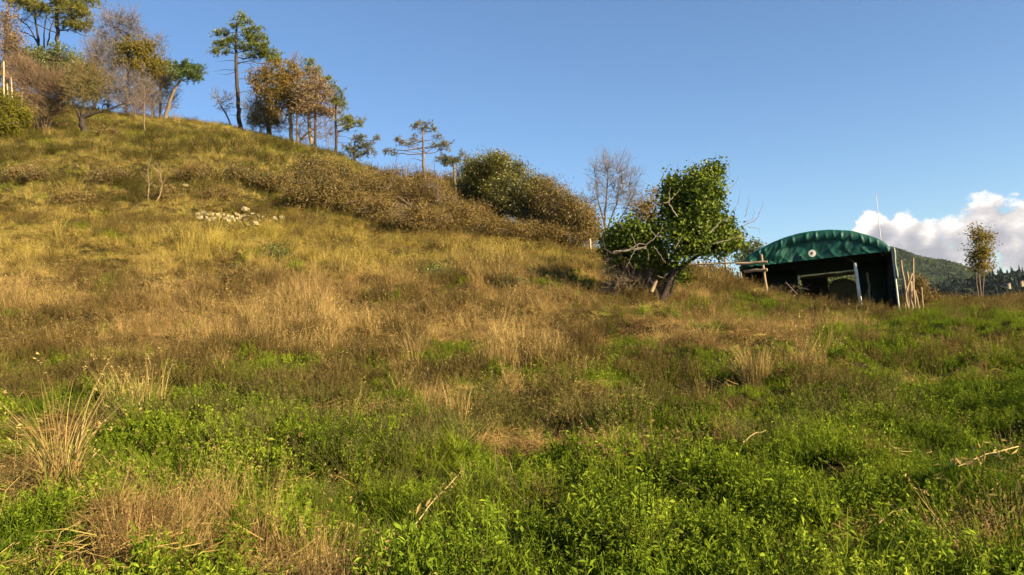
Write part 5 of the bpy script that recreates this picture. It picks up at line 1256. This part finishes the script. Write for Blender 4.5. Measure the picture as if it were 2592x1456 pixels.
C_far = proto_coll('far_tree', [lambda b, r: conifer(b, r, 10, 2.4), lambda b, r: conifer(b, r, 8, 2.6), lambda b, r: round_tree(b, r, 8, 3.2), lambda b, r: round_tree(b, r, 6.5, 3.4)], M['far_leaf'])
def forest(name, V, n, label, tint, p_, smin, smax, rows=(0, 6)):
    r_ = np.random.default_rng(len(label)); u = r_.uniform(rows[0], rows[1], n); w_ = r_.uniform(0, V.shape[1] - 1.001, n)
    i = u.astype(int); j = w_.astype(int); fu = (u - i)[:, None]; fw_ = (w_ - j)[:, None]
    P = (V[i, j] * (1 - fw_) + V[i, j + 1] * fw_) * (1 - fu) + (V[i + 1, j] * (1 - fw_) + V[i + 1, j + 1] * fw_) * fu
    s_ = r_.uniform(smin, smax, n); c = np.array(tint) * (1 + r_.normal(size=(n, 1)) * .25)
    scatter(name, C_far, P - np.array([0, 0, .5]), np.c_[np.zeros(n), np.zeros(n), r_.uniform(0, 6, n)], np.c_[s_, s_, s_], r_.choice(4, n, p=p_), np.clip(c, .005, .5), label)
forest('hillside_forest', V1, 32000, 'dense green forest covering the distant hill', (.08, .115, .042), [.15, .15, .35, .35], .4, .85)
forest('dark_wood', V2, 2600, 'dark conifer wood on the low rise at the far right', (.028, .042, .03), [.25, .2, .3, .25], .5, 1.2)
for k, (px, py, lb) in enumerate(((2554, 722, 'tiny white house among the dark trees at the far right'), (2587, 716, 'tiny white house half cut by the right picture edge'))):
    c = at(px, py, 455); hs = thing('house', c - UP * 4, lb, 'house', 'white houses in the far wood')
    a_ = np.array([1., 0, 0]); b_ = np.array([0, 1., 0])
    mb = MB(); box(mb, c - UP * .6, a_ * .55, b_ * .7, UP * 1.4); mb.build('wall', M['pale_wood'], hs, c - UP * 4, smooth=False)
    mb = MB(); z1 = c[2] + .8; v = [c + a_ * sx * .65 + b_ * sy * .8 + UP * .82 for sx in (-1, 1) for sy in (-1, 1)] + [c + b_ * sy * .8 + UP * 1.2 for sy in (-1, 1)]
    mb.add(v, [[0, 1, 5, 4], [2, 4, 5, 3], [0, 2, 3, 1]]); mb.add(v, [[0, 4, 2], [1, 3, 5]]); mb.build('roof', M['stalk_brown'], hs, c - UP * 4, smooth=False)
    for dz in (.2, -.9):
        mb = MB(); box(mb, c + UP * dz - b_ * .71, a_ * .14, b_ * .03, UP * .22); mb.build('window', M['dark_board'], hs, c - UP * 4, smooth=False)

# ------------------------------------------------------------------ haze
m, n, out = new_mat('thin_haze')
pv = n.n.new('ShaderNodeVolumePrincipled'); pv.inputs['Color'].default_value = (.86, .90, 1.0, 1); pv.inputs['Density'].default_value = 0.00004; pv.inputs['Anisotropy'].default_value = .2
n.l.new(pv.outputs[0], out.inputs['Volume'])
mb = MB(); box(mb, (0, 2500, 77), (5300, 0, 0), (0, 5900, 0), (0, 0, 95)); hz_o = mb.build('haze', m, smooth=False); tag(hz_o, 'thin bluish haze over the far hills', None, None, 'stuff')
